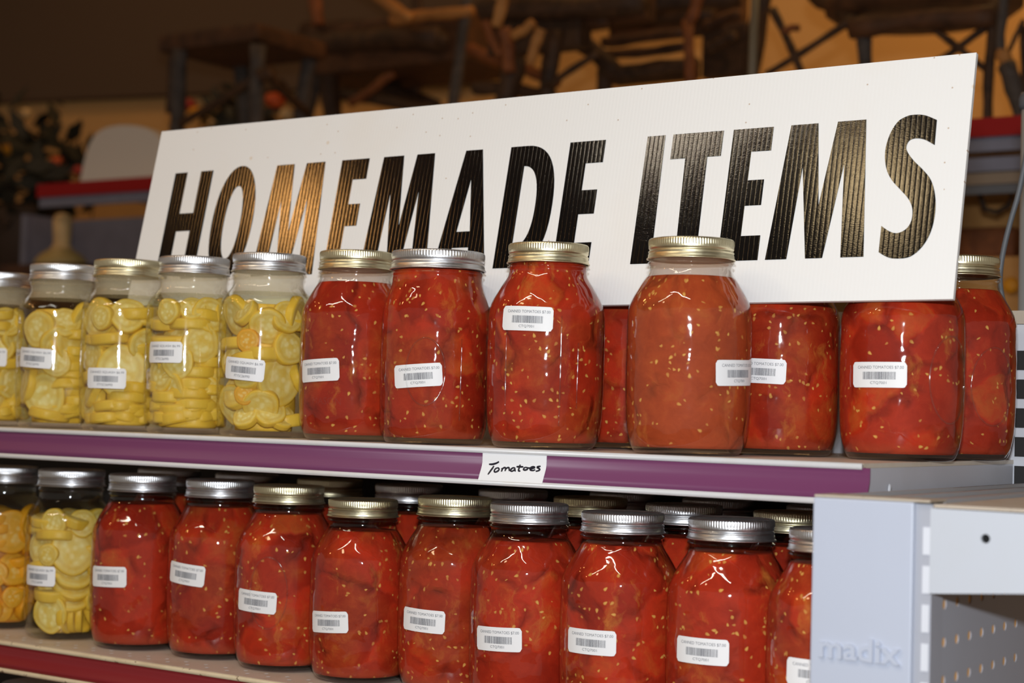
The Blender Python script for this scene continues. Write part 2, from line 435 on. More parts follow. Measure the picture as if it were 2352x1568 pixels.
def weld(o, d=1e-6):
    bm = bmesh.new(); bm.from_mesh(o.data); bmesh.ops.remove_doubles(bm, verts=bm.verts, dist=d)
    bmesh.ops.recalc_face_normals(bm, faces=bm.faces)
    bm.to_mesh(o.data); bm.free()

def smoothprof(pts, n=6):
    """Catmull-Rom through (r, z) points"""
    out = []
    P = [pts[0]] + list(pts) + [pts[-1]]
    for i in range(1, len(P) - 2):
        for k in range(n):
            t = k / n
            q = []
            for c in (0, 1):
                a, b, d, e = P[i - 1][c], P[i][c], P[i + 1][c], P[i + 2][c]
                q.append(0.5 * (2 * b + (d - a) * t + (2 * a - 5 * b + 4 * d - e) * t * t + (3 * b - a - 3 * d + e) * t ** 3))
            out.append(tuple(q))
    out.append(pts[-1])
    return out

def tube(name, pts, rad, mat, parent=None, sides=10, wob=0.0, rnd=None, taper=1.0):
    pts = [Vector(p) for p in pts]; v = []; f = []
    rnd = rnd or random
    up = Vector((0.3, 0.2, 1))
    n = len(pts)
    ph = [rnd.uniform(0, 6.28) for _ in range(3)]
    for i, p in enumerate(pts):
        d = (pts[min(i + 1, n - 1)] - pts[max(i - 1, 0)]).normalized()
        a = d.cross(up)
        if a.length < 1e-3: a = d.cross(Vector((1, 0, 0)))
        a.normalize(); b = d.cross(a)
        r0 = rad[i] if isinstance(rad, (list, tuple)) else rad * (1 + (taper - 1) * i / max(1, n - 1))
        for j in range(sides):
            t = 2 * PI * j / sides
            r = r0 * (1 + wob * (0.5 * math.sin(3 * t + ph[0] + i) + 0.5 * math.sin(i * 1.9 + ph[1])))
            v.append(p + a * (r * math.cos(t)) + b * (r * math.sin(t)))
    for i in range(n - 1):
        for j in range(sides):
            f.append((i * sides + j, i * sides + (j + 1) % sides, (i + 1) * sides + (j + 1) % sides, (i + 1) * sides + j))
    f.append(tuple(range(sides - 1, -1, -1))); f.append(tuple(range((n - 1) * sides, n * sides)))
    return mesh_obj(name, v, f, mat, parent)

_txt = {}
def text_mesh(s, size=1.0, res=3, bold=0.0):
    """flat letters: (2-D vertices, faces)"""
    if (s, res) in _txt: return _txt[(s, res)]
    c = bpy.data.curves.new('t', 'FONT'); c.body = s; c.offset = bold; c.resolution_u = res; c.align_x = 'CENTER'; c.align_y = 'CENTER'
    o = bpy.data.objects.new('t', c); COL.objects.link(o)
    dg = bpy.context.evaluated_depsgraph_get(); dg.update()
    me = bpy.data.meshes.new_from_object(o.evaluated_get(dg))
    vs = [(p.co.x, p.co.y) for p in me.vertices]; fs = [tuple(p.vertices) for p in me.polygons]
    bpy.data.objects.remove(o); bpy.data.curves.remove(c); bpy.data.meshes.remove(me)
    x0 = min(p[0] for p in vs); x1 = max(p[0] for p in vs); y0 = min(p[1] for p in vs); y1 = max(p[1] for p in vs)
    vs = [((x - (x0 + x1) / 2) / (x1 - x0), (y - (y0 + y1) / 2) / (y1 - y0)) for x, y in vs]   # unit box, centred
    _txt[(s, res)] = (vs, fs)
    return vs, fs

def curve_shape(name, loops, depth_, mat, parent):
    """flat shape with holes from closed 2-D loops, in the XZ plane facing -Y"""
    c = bpy.data.curves.new('c', 'CURVE'); c.dimensions = '2D'; c.fill_mode = 'BOTH'; c.extrude = depth_ / 2
    for lp in loops:
        s = c.splines.new('POLY'); s.points.add(len(lp) - 1); s.use_cyclic_u = True
        for p, (x, y) in zip(s.points, lp): p.co = (x, y, 0, 1)
    o = bpy.data.objects.new('c', c); COL.objects.link(o)
    dg = bpy.context.evaluated_depsgraph_get(); dg.update()
    me = bpy.data.meshes.new_from_object(o.evaluated_get(dg))
    bpy.data.objects.remove(o); bpy.data.curves.remove(c)
    me.transform(Matrix(((1, 0, 0, 0), (0, 0, -1, 0), (0, 1, 0, 0), (0, 0, 0, 1))))
    me.name = name; me.materials.clear(); me.materials.append(mat)
    for p in me.polygons: p.material_index = 0
    bm = bmesh.new(); bm.from_mesh(me); bmesh.ops.recalc_face_normals(bm, faces=bm.faces); bm.to_mesh(me); bm.free()
    return link(name, me, parent)

# ------------------------------------------------------------------ the room
def wall(name, p0, p1, z0, z1, mat, thick=0.1):
    p0 = Vector((p0[0], p0[1], 0)); p1 = Vector((p1[0], p1[1], 0)); d = (p1 - p0).normalized(); nrm = Vector((-d.y, d.x, 0)) * thick
    v = []
    for z in (z0, z1):
        for p in (p0, p1, p1 + nrm, p0 + nrm): v.append((p.x, p.y, z))
    f = [(0, 3, 2, 1), (4, 5, 6, 7), (0, 1, 5, 4), (1, 2, 6, 5), (2, 3, 7, 6), (3, 0, 4, 7)]
    o = mesh_obj(name, v, f, mat, None, False); o['kind'] = 'structure'
    return o
FLOOR, CEIL = -1.42, 1.95
M['floor'] = plain('shop_floor', srgb(120, 100, 80), 0.5, var=0.2, vscale=3)
M['wall'] = plain('tan_wall', srgb(196, 150, 92), 0.8, var=0.05, vscale=2)
M['soffit'] = plain('brown_soffit', srgb(84, 64, 46), 0.85)
M['ceil'] = plain('shop_ceiling', srgb(150, 124, 96), 0.85)
o = box('floor', -9, 4, -5, 6, FLOOR - 0.1, FLOOR, M['floor']); o['kind'] = 'structure'
o = box('ceiling', -9, 4, -5, 6, CEIL, CEIL + 0.1, M['ceil']); o['kind'] = 'structure'
wd = Vector((-0.974, -0.225, 0)); wp = Vector((-1.4, 3.35, 0))
wall('wall_back', wp + wd * 7.2, wp - wd * 4.5, FLOOR, CEIL, M['wall'])
wn = Vector((0.225, -0.974, 0)) * 0.06
a0 = wp + wd * 7.2 + wn; a1 = wp + wd * 1.55 + wn
wall('trim_1', a0, a1, 0.985, CEIL, M['soffit'], 0.05)

# ------------------------------------------------------------------ main shelf unit
XL, XR, XS = -2.6, -0.502, -0.4962
def strip_prof(dz=0.0):
    """price strip outline: upright above, leaning out below (y, z)"""
    pts = [(-0.0030, -0.0032), (-0.0030, -0.0090), (-0.0031, -0.0125), (-0.0036, -0.0145), (-0.0048, -0.0175), (-0.0066, -0.0215), (-0.0088, -0.0262)]
    back = [(y + 0.0012, z) for y, z in reversed(pts)]
    return [(y, z + dz) for y, z in pts + back]
def lip_prof(cy, cz, r, n=10):
    return [(cy + r * math.cos(2 * PI * i / n), cz + r * 1.0 * math.sin(2 * PI * i / n)) for i in range(n)]

def shelf(name, label, z, tilt, deckm, lipm, stripm, striplabel, xs, depth_=0.345):
    t = thing(name, label, 'shelf', (-1.3, 0, z)); t.rotation_euler = (0, tilt, 0)
    L, R_ = XL + 1.3, XR + 1.3
    dk = box('deck', L, R_, -0.001, depth_, -0.0035, 0.0, deckm, t)
    extrude_x('front_lip', lip_prof(-0.0035, -0.0022, 0.0024), L, R_, lipm, t, True)
    s = extrude_x('price_strip', strip_prof(), L, xs + 1.3, stripm, t, True); s['label'] = striplabel
    extrude_x('lower_lip', lip_prof(-0.0085, -0.0285, 0.0024), L, R_, lipm, t, True)
    extrude_x('channel_back', [(0.0005, -0.003), (0.0005, -0.030), (0.003, -0.030), (0.003, -0.003)], L, R_, M['grey'], t)
    v = [(0, 0.0, -0.0035), (0, depth_, -0.0035), (0, depth_, -0.075), (0, 0.11, -0.072), (0, 0.02, -0.031), (0, 0.0, -0.030)]
    vv = [(R_ - 0.0005 + d, y, zz) for d in (-0.0025, 0) for _, y, zz in v]; n = len(v)
    ff = [tuple(range(n)), tuple(range(2 * n - 1, n - 1, -1))] + [(i, i + n, (i + 1) % n + n, (i + 1) % n) for i in range(n)]
    e = mesh_obj('end_bracket', vv, ff, M['grey'], t, False)
    pr = [(0.003 * math.cos(a), 0.0045 * math.sin(a)) for a in np.linspace(0, 2 * PI, 13)[:-1]]
    mesh_obj('rivet', [(R_ + 0.0002, 0.05 + y, -0.020 + zz) for y, zz in pr] + [(R_ + 0.0012, 0.05 + y * 0.7, -0.020 + zz * 0.7) for y, zz in pr],
             [tuple(range(12, 24))] + [(i, (i + 1) % 12, 12 + (i + 1) % 12, 12 + i) for i in range(12)], M['white_metal'], e)
    return t
ZL0, TL = -0.2170, 0.006
def zlow(x): return ZL0 - TL * (x + 1.3)
sh1 = shelf('store_shelf', 'upper white metal shelf with a purple price strip along its front', 0.0, 0.0, M['deck'], M['lip'], M['purple'], 'purple price strip', XS)
sh2 = shelf('store_shelf', 'middle metal shelf with a chipped front lip and a dark red price strip', ZL0, TL, M['deck_worn'], M['lip_worn'], M['red'], 'dark red price strip', XR - 0.004)
sh3 = shelf('store_shelf', 'lowest metal shelf, under the one with the dark red strip', -0.438, 0.0, M['deck_worn'], M['lip_worn'], M['red'], 'dark red price strip', XR - 0.004)
# small white perforations along the middle shelf deck
# (part of the deck surface: shallow raised dots merged in one mesh)
v, f = [], []
for i in range(70):
    for j, yy in enumerate((0.012, 0.024)):
        cx = -1.28 + i * 0.0254 + (0.0127 if j else 0); k0 = len(v)
        v += [(cx + 0.0022 * math.cos(a), yy + 0.0022 * math.sin(a), 0.0004) for a in np.linspace(0, 2 * PI, 9)[:-1]]
        f.append(tuple(range(k0, k0 + 8)))
o = mesh_obj('deck_perforation', v, f, M['paper'], sh2, False); o['kind'] = 'stuff'

fr = thing('shelving_unit', 'white back panel and slotted uprights carrying the jar shelves', 'shelving', (-1.3, 0.36, FLOOR))
def frame_box(name, x0, x1, y0, y1, z0, z1, mat): 
    return box(name, x0 + 1.3, x1 + 1.3, y0 - 0.36, y1 - 0.36, z0 - FLOOR, z1 - FLOOR, mat, fr)
frame_box('back_panel', XL, -0.512, 0.352, 0.362, -0.020, 0.122, M['white_metal'])
frame_box('lower_back_panel', XL, -0.512, 0.352, 0.362, FLOOR, -0.0205, plain('shaded_back_panel', srgb(46, 42, 40), 0.7))  # same back panel, shade behind the lower jars put into its colour
frame_box('top_rail', XL, -0.47, 0.346, 0.375, 0.122, 0.134, M['deck_dirty'])
up = frame_box('upright', -0.5105, -0.466, 0.3465, 0.375, FLOOR, 0.1215, M['white_metal'])
for k in range(24):
    zz = 0.098 - 0.0258 * k
    b = box('slot', -0.5015 + 1.3, -0.478 + 1.3, 0.3455 - 0.36, 0.352 - 0.36, zz - 0.0175 - FLOOR, zz - FLOOR, M['dark'], up)
frame_box('base_plinth', XL, XR, 0.02, 0.36, FLOOR, FLOOR + 0.12, M['grey'])

# paper tag
tg_x0, tg_x1 = -0.8386, -0.7752
pts = [(-0.0043, -0.0034), (-0.0043, -0.0090), (-0.0044, -0.0125), (-0.0050, -0.0150), (-0.0062, -0.0180), (-0.0080, -0.0218), (-0.0102, -0.0270)]
def tag_pt(u, w, off=0.0):
    s = w * (len(pts) - 1); i = min(int(s), len(pts) - 2); t = s - i
    y = pts[i][0] * (1 - t) + pts[i + 1][0] * t; z = pts[i][1] * (1 - t) + pts[i + 1][1] * t
    return (tg_x0 + (tg_x1 - tg_x0) * u, y - off, z)
tagt = thing('shelf_tag', 'white paper tag with handwritten word Tomatoes, on the purple price strip', 'price tag', ((tg_x0 + tg_x1) / 2, -0.005, -0.027))
def rel(p, o): return tuple(Vector(p) - o.location)
v, f = [], []
for off in (0.0, -0.0003):
    for j in range(13):
        for i in range(2): v.append(rel(tag_pt(i, j / 12, off), tagt))
for j in range(12):
    a = j * 2; f += [(a, a + 1, a + 3, a + 2), (26 + a, 26 + a + 2, 26 + a + 3, 26 + a + 1)]
mesh_obj('paper', v, f, M['paper'], tagt)
# pen strokes, in the tag's own 0..1 coordinates taken from tag-sized units
TL_, TR_, BR_, BL_ = (1210, 163), (1644, 182), (1621, 385), (1187, 361)
def pen_uv(x, y):
    u = w = 0.5
    for _ in range(12):
        lx = (TL_[0] * (1 - u) + TR_[0] * u) * (1 - w) + (BL_[0] * (1 - u) + BR_[0] * u) * w
        ly = (TL_[1] * (1 - u) + TR_[1] * u) * (1 - w) + (BL_[1] * (1 - u) + BR_[1] * u) * w
        u += (x - lx) / 434; w += (y - ly) / 200
    return u, w
strokes = [
 [(1249, 246), (1270, 246), (1292, 238), (1320, 221)], [(1283, 262), (1275, 284), (1262, 310), (1250, 333)],
 [(1306, 281), (1294, 292), (1289, 308), (1296, 317), (1310, 312), (1320, 297), (1316, 284), (1306, 281)],
 [(1336, 283), (1341, 296), (1338, 313)], [(1340, 296), (1350, 282), (1362, 280), (1364, 294), (1362, 309)], [(1363, 295), (1374, 281), (1386, 280), (1389, 293), (1390, 308)],
 [(1430, 281), (1415, 280), (1403, 291), (1399, 304), (1407, 311), (1419, 304), (1430, 285)], [(1430, 285), (1427, 300), (1434, 310)],
 [(1463, 243), (1458, 268), (1453, 296), (1456, 309), (1466, 306)], [(1437, 268), (1458, 268), (1484, 268)],
 [(1500, 272), (1489, 280), (1486, 294), (1496, 300), (1510, 292), (1511, 279), (1500, 272)], [(1511, 279), (1524, 281), (1532, 279)],
 [(1529, 287), (1546, 284), (1560, 273), (1552, 266), (1538, 272), (1530, 286), (1534, 299), (1550, 302), (1564, 293)],
 [(1600, 258), (1586, 261), (1576, 270), (1586, 280), (1594, 292), (1584, 304), (1568, 308)]]
for st in strokes:
    sm = smoothprof(st, 5)
    P = [tag_pt(*pen_uv(x, y), off=0.00025) for x, y in sm]
    vv, ff = [], []
    hw = 0.00078
    for i, p in enumerate(P):
        q0 = Vector(P[max(0, i - 1)]); q1 = Vector(P[min(len(P) - 1, i + 1)]); d = (q1 - q0).normalized()
        nn = Vector((-d.z, 0, d.x)); nn = nn.normalized() if nn.length > 0 else Vector((0, 0, 1))
        w_ = hw * (0.75 + 0.35 * math.sin(PI * i / (len(P) - 1)))
        vv += [rel(Vector(p) + nn * w_, tagt), rel(Vector(p) - nn * w_, tagt)]
    for i in range(len(P) - 1): ff.append((2 * i, 2 * i + 1, 2 * i + 3, 2 * i + 2))
    mesh_obj('pen_stroke', vv, ff, M['marker'], tagt, False)

# ------------------------------------------------------------------ jars
def reg_glass():   # round-shouldered quart, unit: radius .05, height .1755
    p = [(0.036, 0.0), (0.0415, 0.0012), (0.0445, 0.0055), (0.0468, 0.0115), (0.0486, 0.021), (0.0496, 0.036), (0.0501, 0.055), (0.0503, 0.078), (0.0500, 0.102),
         (0.0497, 0.1145), (0.0484, 0.1215), (0.0457, 0.1280), (0.0423, 0.1340), (0.0388, 0.1400), (0.0352, 0.1455), (0.0336, 0.1495), (0.0333, 0.1525)]
    q = smoothprof(p, 3)
    q += [(0.0336, 0.1534), (0.0347, 0.1540), (0.0351, 0.1549), (0.0348, 0.1558), (0.0336, 0.1564), (0.0331, 0.1575), (0.0330, 0.1745)]
    return q
def square_glass():  # short-shouldered straight jar
    p = [(0.038, 0.0), (0.0435, 0.0012), (0.0465, 0.0060), (0.0478, 0.0135), (0.0487, 0.024), (0.0497, 0.046), (0.0502, 0.070), (0.0496, 0.1000),
         (0.0489, 0.1205), (0.0480, 0.1275), (0.0448, 0.1330), (0.0405, 0.1380), (0.0366, 0.1425), (0.0352, 0.1465), (0.0350, 0.1515)]
    q = smoothprof(p, 3)
    q += [(0.0353, 0.1530), (0.0362, 0.1536), (0.0366, 0.1546), (0.0362, 0.1556), (0.0352, 0.1562), (0.0349, 0.1575), (0.0348, 0.1745)]
    return q
def wide_glass():
    p = [(0.038, 0.0), (0.0432, 0.0012), (0.0462, 0.0060), (0.0484, 0.0130), (0.0493, 0.024), (0.0500, 0.046), (0.0503, 0.075), (0.0499, 0.106),
         (0.0494, 0.1190), (0.0478, 0.1275), (0.0455, 0.1345), (0.0434, 0.1410), (0.0420, 0.1470), (0.0416, 0.1520)]
    q = smoothprof(p, 3)
    q += [(0.0419, 0.1532), (0.0428, 0.1538), (0.0431, 0.1547), (0.0428, 0.1556), (0.0418, 0.1562), (0.0413, 0.1575), (0.0411, 0.1745)]
    return q
PROF = {'round': reg_glass(), 'square': square_glass(), 'wide': wide_glass()}
def squarish(t, r, z):
    if z > 0.142 or z < 0.0: return 1.0
    k = min(1.0, max(0.0, (0.140 - z) / 0.02))
    c = abs(math.cos(t + 0.5)) ** 2.6 + abs(math.sin(t + 0.5)) ** 2.6
    return 1.0 + k * (c ** (-1 / 2.6) * 0.93 - 1.0)
RF = {'round': None, 'square': squarish, 'wide': None}
SHARED = {}
def shared(key, make):
    """mesh data shared by repeats"""
    if key not in SHARED:
        o = make(); SHARED[key] = o.data; bpy.data.objects.remove(o)
    return SHARED[key]

def make_glass(shape):
    v, f, uv = lathe(PROF[shape], 64, RF[shape])
    o = mesh_obj('glass_body', v, f, M['glass'], None, True); weld(o)
    o.data.polygons.foreach_set('use_smooth', [True] * len(o.data.polygons))
    return o
def radius_at(shape, z):
    P = PROF[shape]
    for (r0, z0), (r1, z1) in zip(P, P[1:]):
        if z0 <= z <= z1: return r0 + (r1 - r0) * ((z - z0) / max(1e-9, z1 - z0))
    return P[-1][0]

def make_fill(shape, top, mat, inset, bottom=0.0058, core=1.0, rough=0.0):
    zs = list(np.linspace(bottom, 0.03, 9)) + list(np.linspace(0.036, top, 26))
    prof = []
    for i, z in enumerate(zs):
        r = (radius_at(shape, z) - inset) * core
        prof.append((r, z))
    seg = 72
    rfun0 = RF[shape]
    def rf(t, r, z):
        k = rfun0(t, r, z) if rfun0 else 1.0
        if rough: k *= 1 + rough * (math.sin(5 * t + z * 90) * 0.5 + math.sin(9 * t - z * 210) * 0.5)
        return k
    v, f, uv = lathe([(0.001, bottom)] + [(prof[0][0] * 0.9, bottom)] + prof + [(prof[-1][0] * 0.97, top + 0.0008), (prof[-1][0] * 0.6, top + 0.0005), (0.001, top)], seg, rf, False, False, PI)
    return mesh_obj('fill', v, f, mat, None, True, uvs=uv)

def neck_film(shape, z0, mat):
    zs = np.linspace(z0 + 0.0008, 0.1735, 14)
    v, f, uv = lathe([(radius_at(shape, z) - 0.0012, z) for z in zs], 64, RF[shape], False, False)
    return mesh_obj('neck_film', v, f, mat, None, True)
# lids
def make_band(R0, mat):
    k = R0 / 0.0344
    d = [(0.0306, 0.0008, 0), (0.0312, 0.0002, 0), (0.0322, 0.0, 0), (0.0333, 0.0003, 0), (0.0340, 0.0010, 0), (0.03435, 0.0018, 1), (0.0344, 0.0034, 1), (0.0344, 0.0050, 1), (0.03425, 0.0058, 0.6), (0.0341, 0.0063, 0),
         (0.0341, 0.0080, 0), (0.0338, 0.0086, 0), (0.0333, 0.0091, 0), (0.0332, 0.0096, 0), (0.0337, 0.0101, 0), (0.0343, 0.0107, 0), (0.0343, 0.0113, 0), (0.0339, 0.0119, 0), (0.0340, 0.0125, 0),
         (0.0344, 0.0133, 0), (0.0345, 0.0150, 0), (0.0346, 0.0156, 0), (0.0351, 0.0160, 0), (0.0356, 0.0165, 0), (0.0355, 0.0171, 0), (0.0348, 0.0173, 0), (0.0340, 0.0170, 0)]
    N = 98; seg = N * 4
    v, f = [], []
    for r, dz, kn in d:
        for i in range(seg):
            t = 2 * PI * i / seg
            rr = (R0 / 0.0344) * r - kn * 0.00055 * (0.5 - 0.5 * math.cos(N * t))
            v.append((rr * math.sin(t), -rr * math.cos(t), 0.1755 - dz))
    for a in range(len(d) - 1):
        for i in range(seg):
            j = (i + 1) % seg
            f.append((a * seg + i, (a + 1) * seg + i, (a + 1) * seg + j, a * seg + j))
    return mesh_obj('screw_band', v, f, mat, None, True)
def make_disc(R0, mat):
    k = R0 / 0.0344
    prof = [(0.0308, 0.1744), (0.0290, 0.1746), (0.0270, 0.1740), (0.0255, 0.1737), (0.0008, 0.1738)]
    v, f, uv = lathe([(r * k, z) for r, z in prof], 64, None, False, False)
    return mesh_obj('lid_disc', v, f, mat, None, True)

def cyl_map(shape, theta, zc, rot, off):
    """2-D sticker coordinates -> jar surface, local frame (-Y is the front)"""
    cr, sr = math.cos(rot), math.sin(rot)
    theta = theta + PHI[0]
    rf = RF[shape]
    def g(x, y):
        X = x * cr - y * sr; Z = zc + x * sr + y * cr
        R = 0.0502
        t = theta + X / R
        r = radius_at(shape, min(0.17, max(0.0, Z)))
        if rf: r *= rf(t, r, Z)
        r += off
        return (r * math.sin(t), -r * math.cos(t), Z)
    return g
rb = random.Random(3)
BARS = []
PHI = [0.0]   # where the jar's label side looks
x = -0.5
while x < 0.5:
    w_ = rb.choice((0.009, 0.009, 0.015, 0.022)); BARS.append((x, min(0.5, x + w_))); x += w_ + rb.choice((0.008, 0.010, 0.016))
def price_label(jar, shape, theta, z, rot, kind):
    w, h, rc = 0.0465, 0.0205, 0.0028
    g = cyl_map(shape, theta, z, rot, 0.00035)
    v, f = [], []
    n = 30
    for i in range(n + 1):
        x = -w / 2 + w * i / n
        e = abs(x) - (w / 2 - rc)
        hh = h / 2 - (rc - math.sqrt(max(0, rc * rc - e * e)) if e > 0 else 0)
        for j in range(3): v.append(g(x, -hh + 2 * hh * j / 2))
    for i in range(n):
        for j in range(2): f.append((i * 3 + j, i * 3 + 3 + j, i * 3 + 4 + j, i * 3 + 1 + j))
    lab = mesh_obj('price_label', v, f, M['label'], jar)
    g2 = cyl_map(shape, theta, z, rot, 0.00048)
    top, code = ('CANNED TOMATOES $7.00', 'CTQ7001') if kind == 't' else ('CANNED SQUASH $6.99', 'FTYSC06990')
    for nm, s, cx, cy, sx, sy in (('product_text', top, 0.0015, 0.0058, 0.0385, 0.0027), ('code_text', code, 0.0008, -0.0066, 0.0135 if kind == 't' else 0.017, 0.0025)):
        vs, fs = text_mesh(s)
        mesh_obj(nm, [g2(cx + a * sx, cy + b * sy) for a, b in vs], fs, M['ink'], lab, False)
    vv, ff = [], []
    for a, b in BARS:
        k0 = len(vv)
        for xx, yy in ((a, -1), (b, -1), (b, 1), (a, 1)): vv.append(g2(0.001 + xx * 0.0275, -0.0007 + yy * 0.00305))
        ff.append((k0, k0 + 1, k0 + 2, k0 + 3))
    mesh_obj('barcode', vv, ff, M['ink_dark'], lab, False)
    return lab

def emboss_ring(jar, shape, theta, z, rx, rz, name='embossed_oval', r=0.0008):
    g = cyl_map(shape, theta, z, 0, 0.0003)
    P = [g(rx * math.cos(a), rz * math.sin(a)) for a in np.linspace(0, 2 * PI, 49)]
    tube(name, P, r, M['emboss'], jar, 8)
def emboss_text(jar, shape, theta, z, s, w, h):
    g = cyl_map(shape, theta, z, 0, 0.0005)
    vs, fs = text_mesh(s)
    mesh_obj('embossed_text', [g(a * w, b * h) for a, b in vs], fs, M['emboss'], jar, False)
def ridge(jar, shape, theta, z0, z1):
    g = cyl_map(shape, theta, 0, 0, 0.0)
    tube('glass_ridge', [g(0, z) for z in np.linspace(z0, z1, 10)], 0.0007, M['emboss'], jar, 6)

def make_slice(mat):
    n = 32; v, f, uv = [], [], []
    rings = [(0.0, 0.5, 0), (0.55, 0.5, 0), (0.9, 0.5, 0), (0.98, 0.42, 1), (1.0, 0.25, 1), (1.0, -0.25, 1), (0.98, -0.42, 1), (0.9, -0.5, 0), (0.55, -0.5, 0), (0.0, -0.5, 0)]
    for r, z, rim in rings:
        for i in range(n):
            t = 2 * PI * i / n; wob = 1 + 0.03 * math.sin(3 * t) + 0.02 * math.sin(5 * t + 1)
            v.append((r * wob * math.cos(t), r * wob * math.sin(t), z)); uv.append((max(r, 0.001) * math.cos(t) * (1.05 if rim else 1), max(r, 0.001) * math.sin(t) * (1.05 if rim else 1)))
    for k in range(len(rings) - 1):
        for i in range(n):
            j = (i + 1) % n
            f.append((k * n + i, (k + 1) * n + i, (k + 1) * n + j, k * n + j))
    return mesh_obj('squash_slice', v, f, mat, None, True, uvs=uv)

def put_slice(jar, pos, normal, a, th, mat='slice'):
    me = shared('slice_' + mat, lambda: make_slice(M[mat]))
    o = link('squash_slice', me, jar)
    q = Vector(normal).to_track_quat('Z', 'Y')
    o.rotation_euler = (q @ Matrix.Rotation(random.uniform(0, 6.28), 3, 'Z').to_quaternion()).to_euler()
    o.location = pos; o.scale = (a, a, th)
    return o
def fit_slice(t, z, n, a, th, c, Ri, top=0.136):
    """push a slice inwards until its whole rim lies inside the glass"""
    n = Vector(n).normalized(); e1 = n.orthogonal().normalized(); e2 = n.cross(e1)
    zz = z
    for _ in range(60):
        ctr = Vector((c * math.sin(t), -c * math.cos(t), zz)); worst = 0; lo = 1; hi = 0
        for i in range(16):
            for h in (-0.5, 0.5):
                p = ctr + (e1 * math.cos(i * PI / 8) + e2 * math.sin(i * PI / 8)) * a + n * (h * th)
                lim = min(Ri, radius_at('square', max(0.0, p.z)) * squarish(math.atan2(p.x, -p.y), 0, p.z) - 0.0012)
                worst = max(worst, math.hypot(p.x, p.y) - lim); lo = min(lo, p.z); hi = max(hi, p.z)
        if lo < 0.0062: zz += 0.0062 - lo
        if hi > top: zz -= (hi - top) * 0.5
        if worst <= 0.0002: break
        c -= 0.0007
        if c < 0: break
    return ctr
def face_slice(jar, u, z, a, th=0.008, tilt=0.0, yawd=0.0, mat='slice', Ri=0.0472):
    t = math.asin(max(-1, min(1, u))) + PHI[0]
    n = Vector((math.sin(t + yawd), -math.cos(t + yawd), tilt)).normalized()
    return put_slice(jar, fit_slice(t, z, n, a, th, Ri, Ri), n, a, th, mat)
def edge_slice(jar, t, z, a, th=0.0115, tx=0.0, ty=0.0, mat='slice', Ri=0.0472):
    t += PHI[0]
    n = Vector((tx, ty, 1)).normalized()
    return put_slice(jar, fit_slice(t, z, n, a, th, Ri - a, Ri), n, a, th, mat)

def fill_squash(jar, shape, seed, keys, level, orange=False, stack=True):
    random.seed(seed); rd = random.Random(seed)
    mt = 'slice_orange' if orange else 'slice'
    core = 'squash_core_orange' if orange else 'squash_core'
    o = link('squash_pieces', shared('core' + shape + core, lambda: make_fill(shape, 0.126, M[core], 0.003, 0.006, 0.66, 0.03)), jar)
    o = link('brine', shared('brine%s%.4f' % (shape, level), lambda: make_fill(shape, level, M['brine'], 0.0009)), jar)
    taken = []
    for k in keys:
        typ = k[0]
        if typ == 'f': face_slice(jar, *k[1:4], **(k[4] if len(k) > 4 else {'mat': mt})); taken.append((k[1], k[2], k[3]))
        else: edge_slice(jar, *k[1:4], **(k[4] if len(k) > 4 else {'mat': mt}))
    z = 0.012
    while z < level - 0.010:
        for u in (-0.85, -0.45, -0.05, 0.38, 0.80):
            uu = u + rd.uniform(-0.12, 0.12); zz = z + rd.uniform(-0.004, 0.004)
            if any(abs(uu * 0.047 - a * 0.047) < r * 1.0 and abs(zz - b) < r * 1.05 for a, b, r in taken): continue
            t = math.asin(max(-0.95, min(0.95, uu)))
            if rd.random() < (0.75 if stack and z < 0.075 else 0.40):
                edge_slice(jar, t, zz, rd.uniform(0.020, 0.026), rd.uniform(0.0105, 0.0130), rd.uniform(-0.22, 0.22), rd.uniform(-0.22, 0.22), mat=mt)
            else:
                face_slice(jar, math.sin(t), zz, rd.uniform(0.015, 0.022), 0.0095, rd.uniform(-0.5, 0.5), rd.uniform(-0.4, 0.4), mat=mt)
        z += 0.0160

JG = {'u': 'jars on the upper shelf', 'l': 'jars on the middle shelf', 'b': 'back row jars on the middle shelf', 'x': 'jars on the lowest shelf'}
def jar(pos, rz, D, hs, shape, lid, label, group, tomato=None, squash=None, lab=None, top=0.1465, cat='jar', film=False):
    x, y, z = pos
    t = thing('jar_of_canned_tomatoes' if tomato is not None else 'jar_of_canned_squash', label, cat, (x, y, z), 0.0, group)
    PHI[0] = rz
    s = D / 0.1004; t.scale = (s, s, hs)
    g = link('glass_body', shared('g' + shape, lambda: make_glass(shape)), t)
    R0 = {'round': 0.0346, 'square': 0.0366, 'wide': 0.0430}[shape]
    b = link('screw_band', shared('b%s%s' % (shape, lid), lambda: make_band(R0, M[lid])), t)
    d = link('lid_disc', shared('d%s%s' % (shape, lid), lambda: make_disc(R0, M[lid])), t)
    if tomato is not None:
        fl = link('tomato_filling', shared('f%s%.4f' % (shape, top), lambda: make_fill(shape, top, M['tomato'], 0.0007)), t)
        fl.color = (tomato[0], tomato[1], tomato[2], 1)
    if squash is not None: fill_squash(t, shape, **squash)
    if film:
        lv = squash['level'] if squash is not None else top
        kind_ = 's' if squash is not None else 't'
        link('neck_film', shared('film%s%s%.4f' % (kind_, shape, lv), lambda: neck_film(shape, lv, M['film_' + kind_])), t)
    if lab: price_label(t, shape, lab[0], lab[1] / hs, lab[2], 't' if tomato is not None else 's')
    return t

sq = lambda **k: k
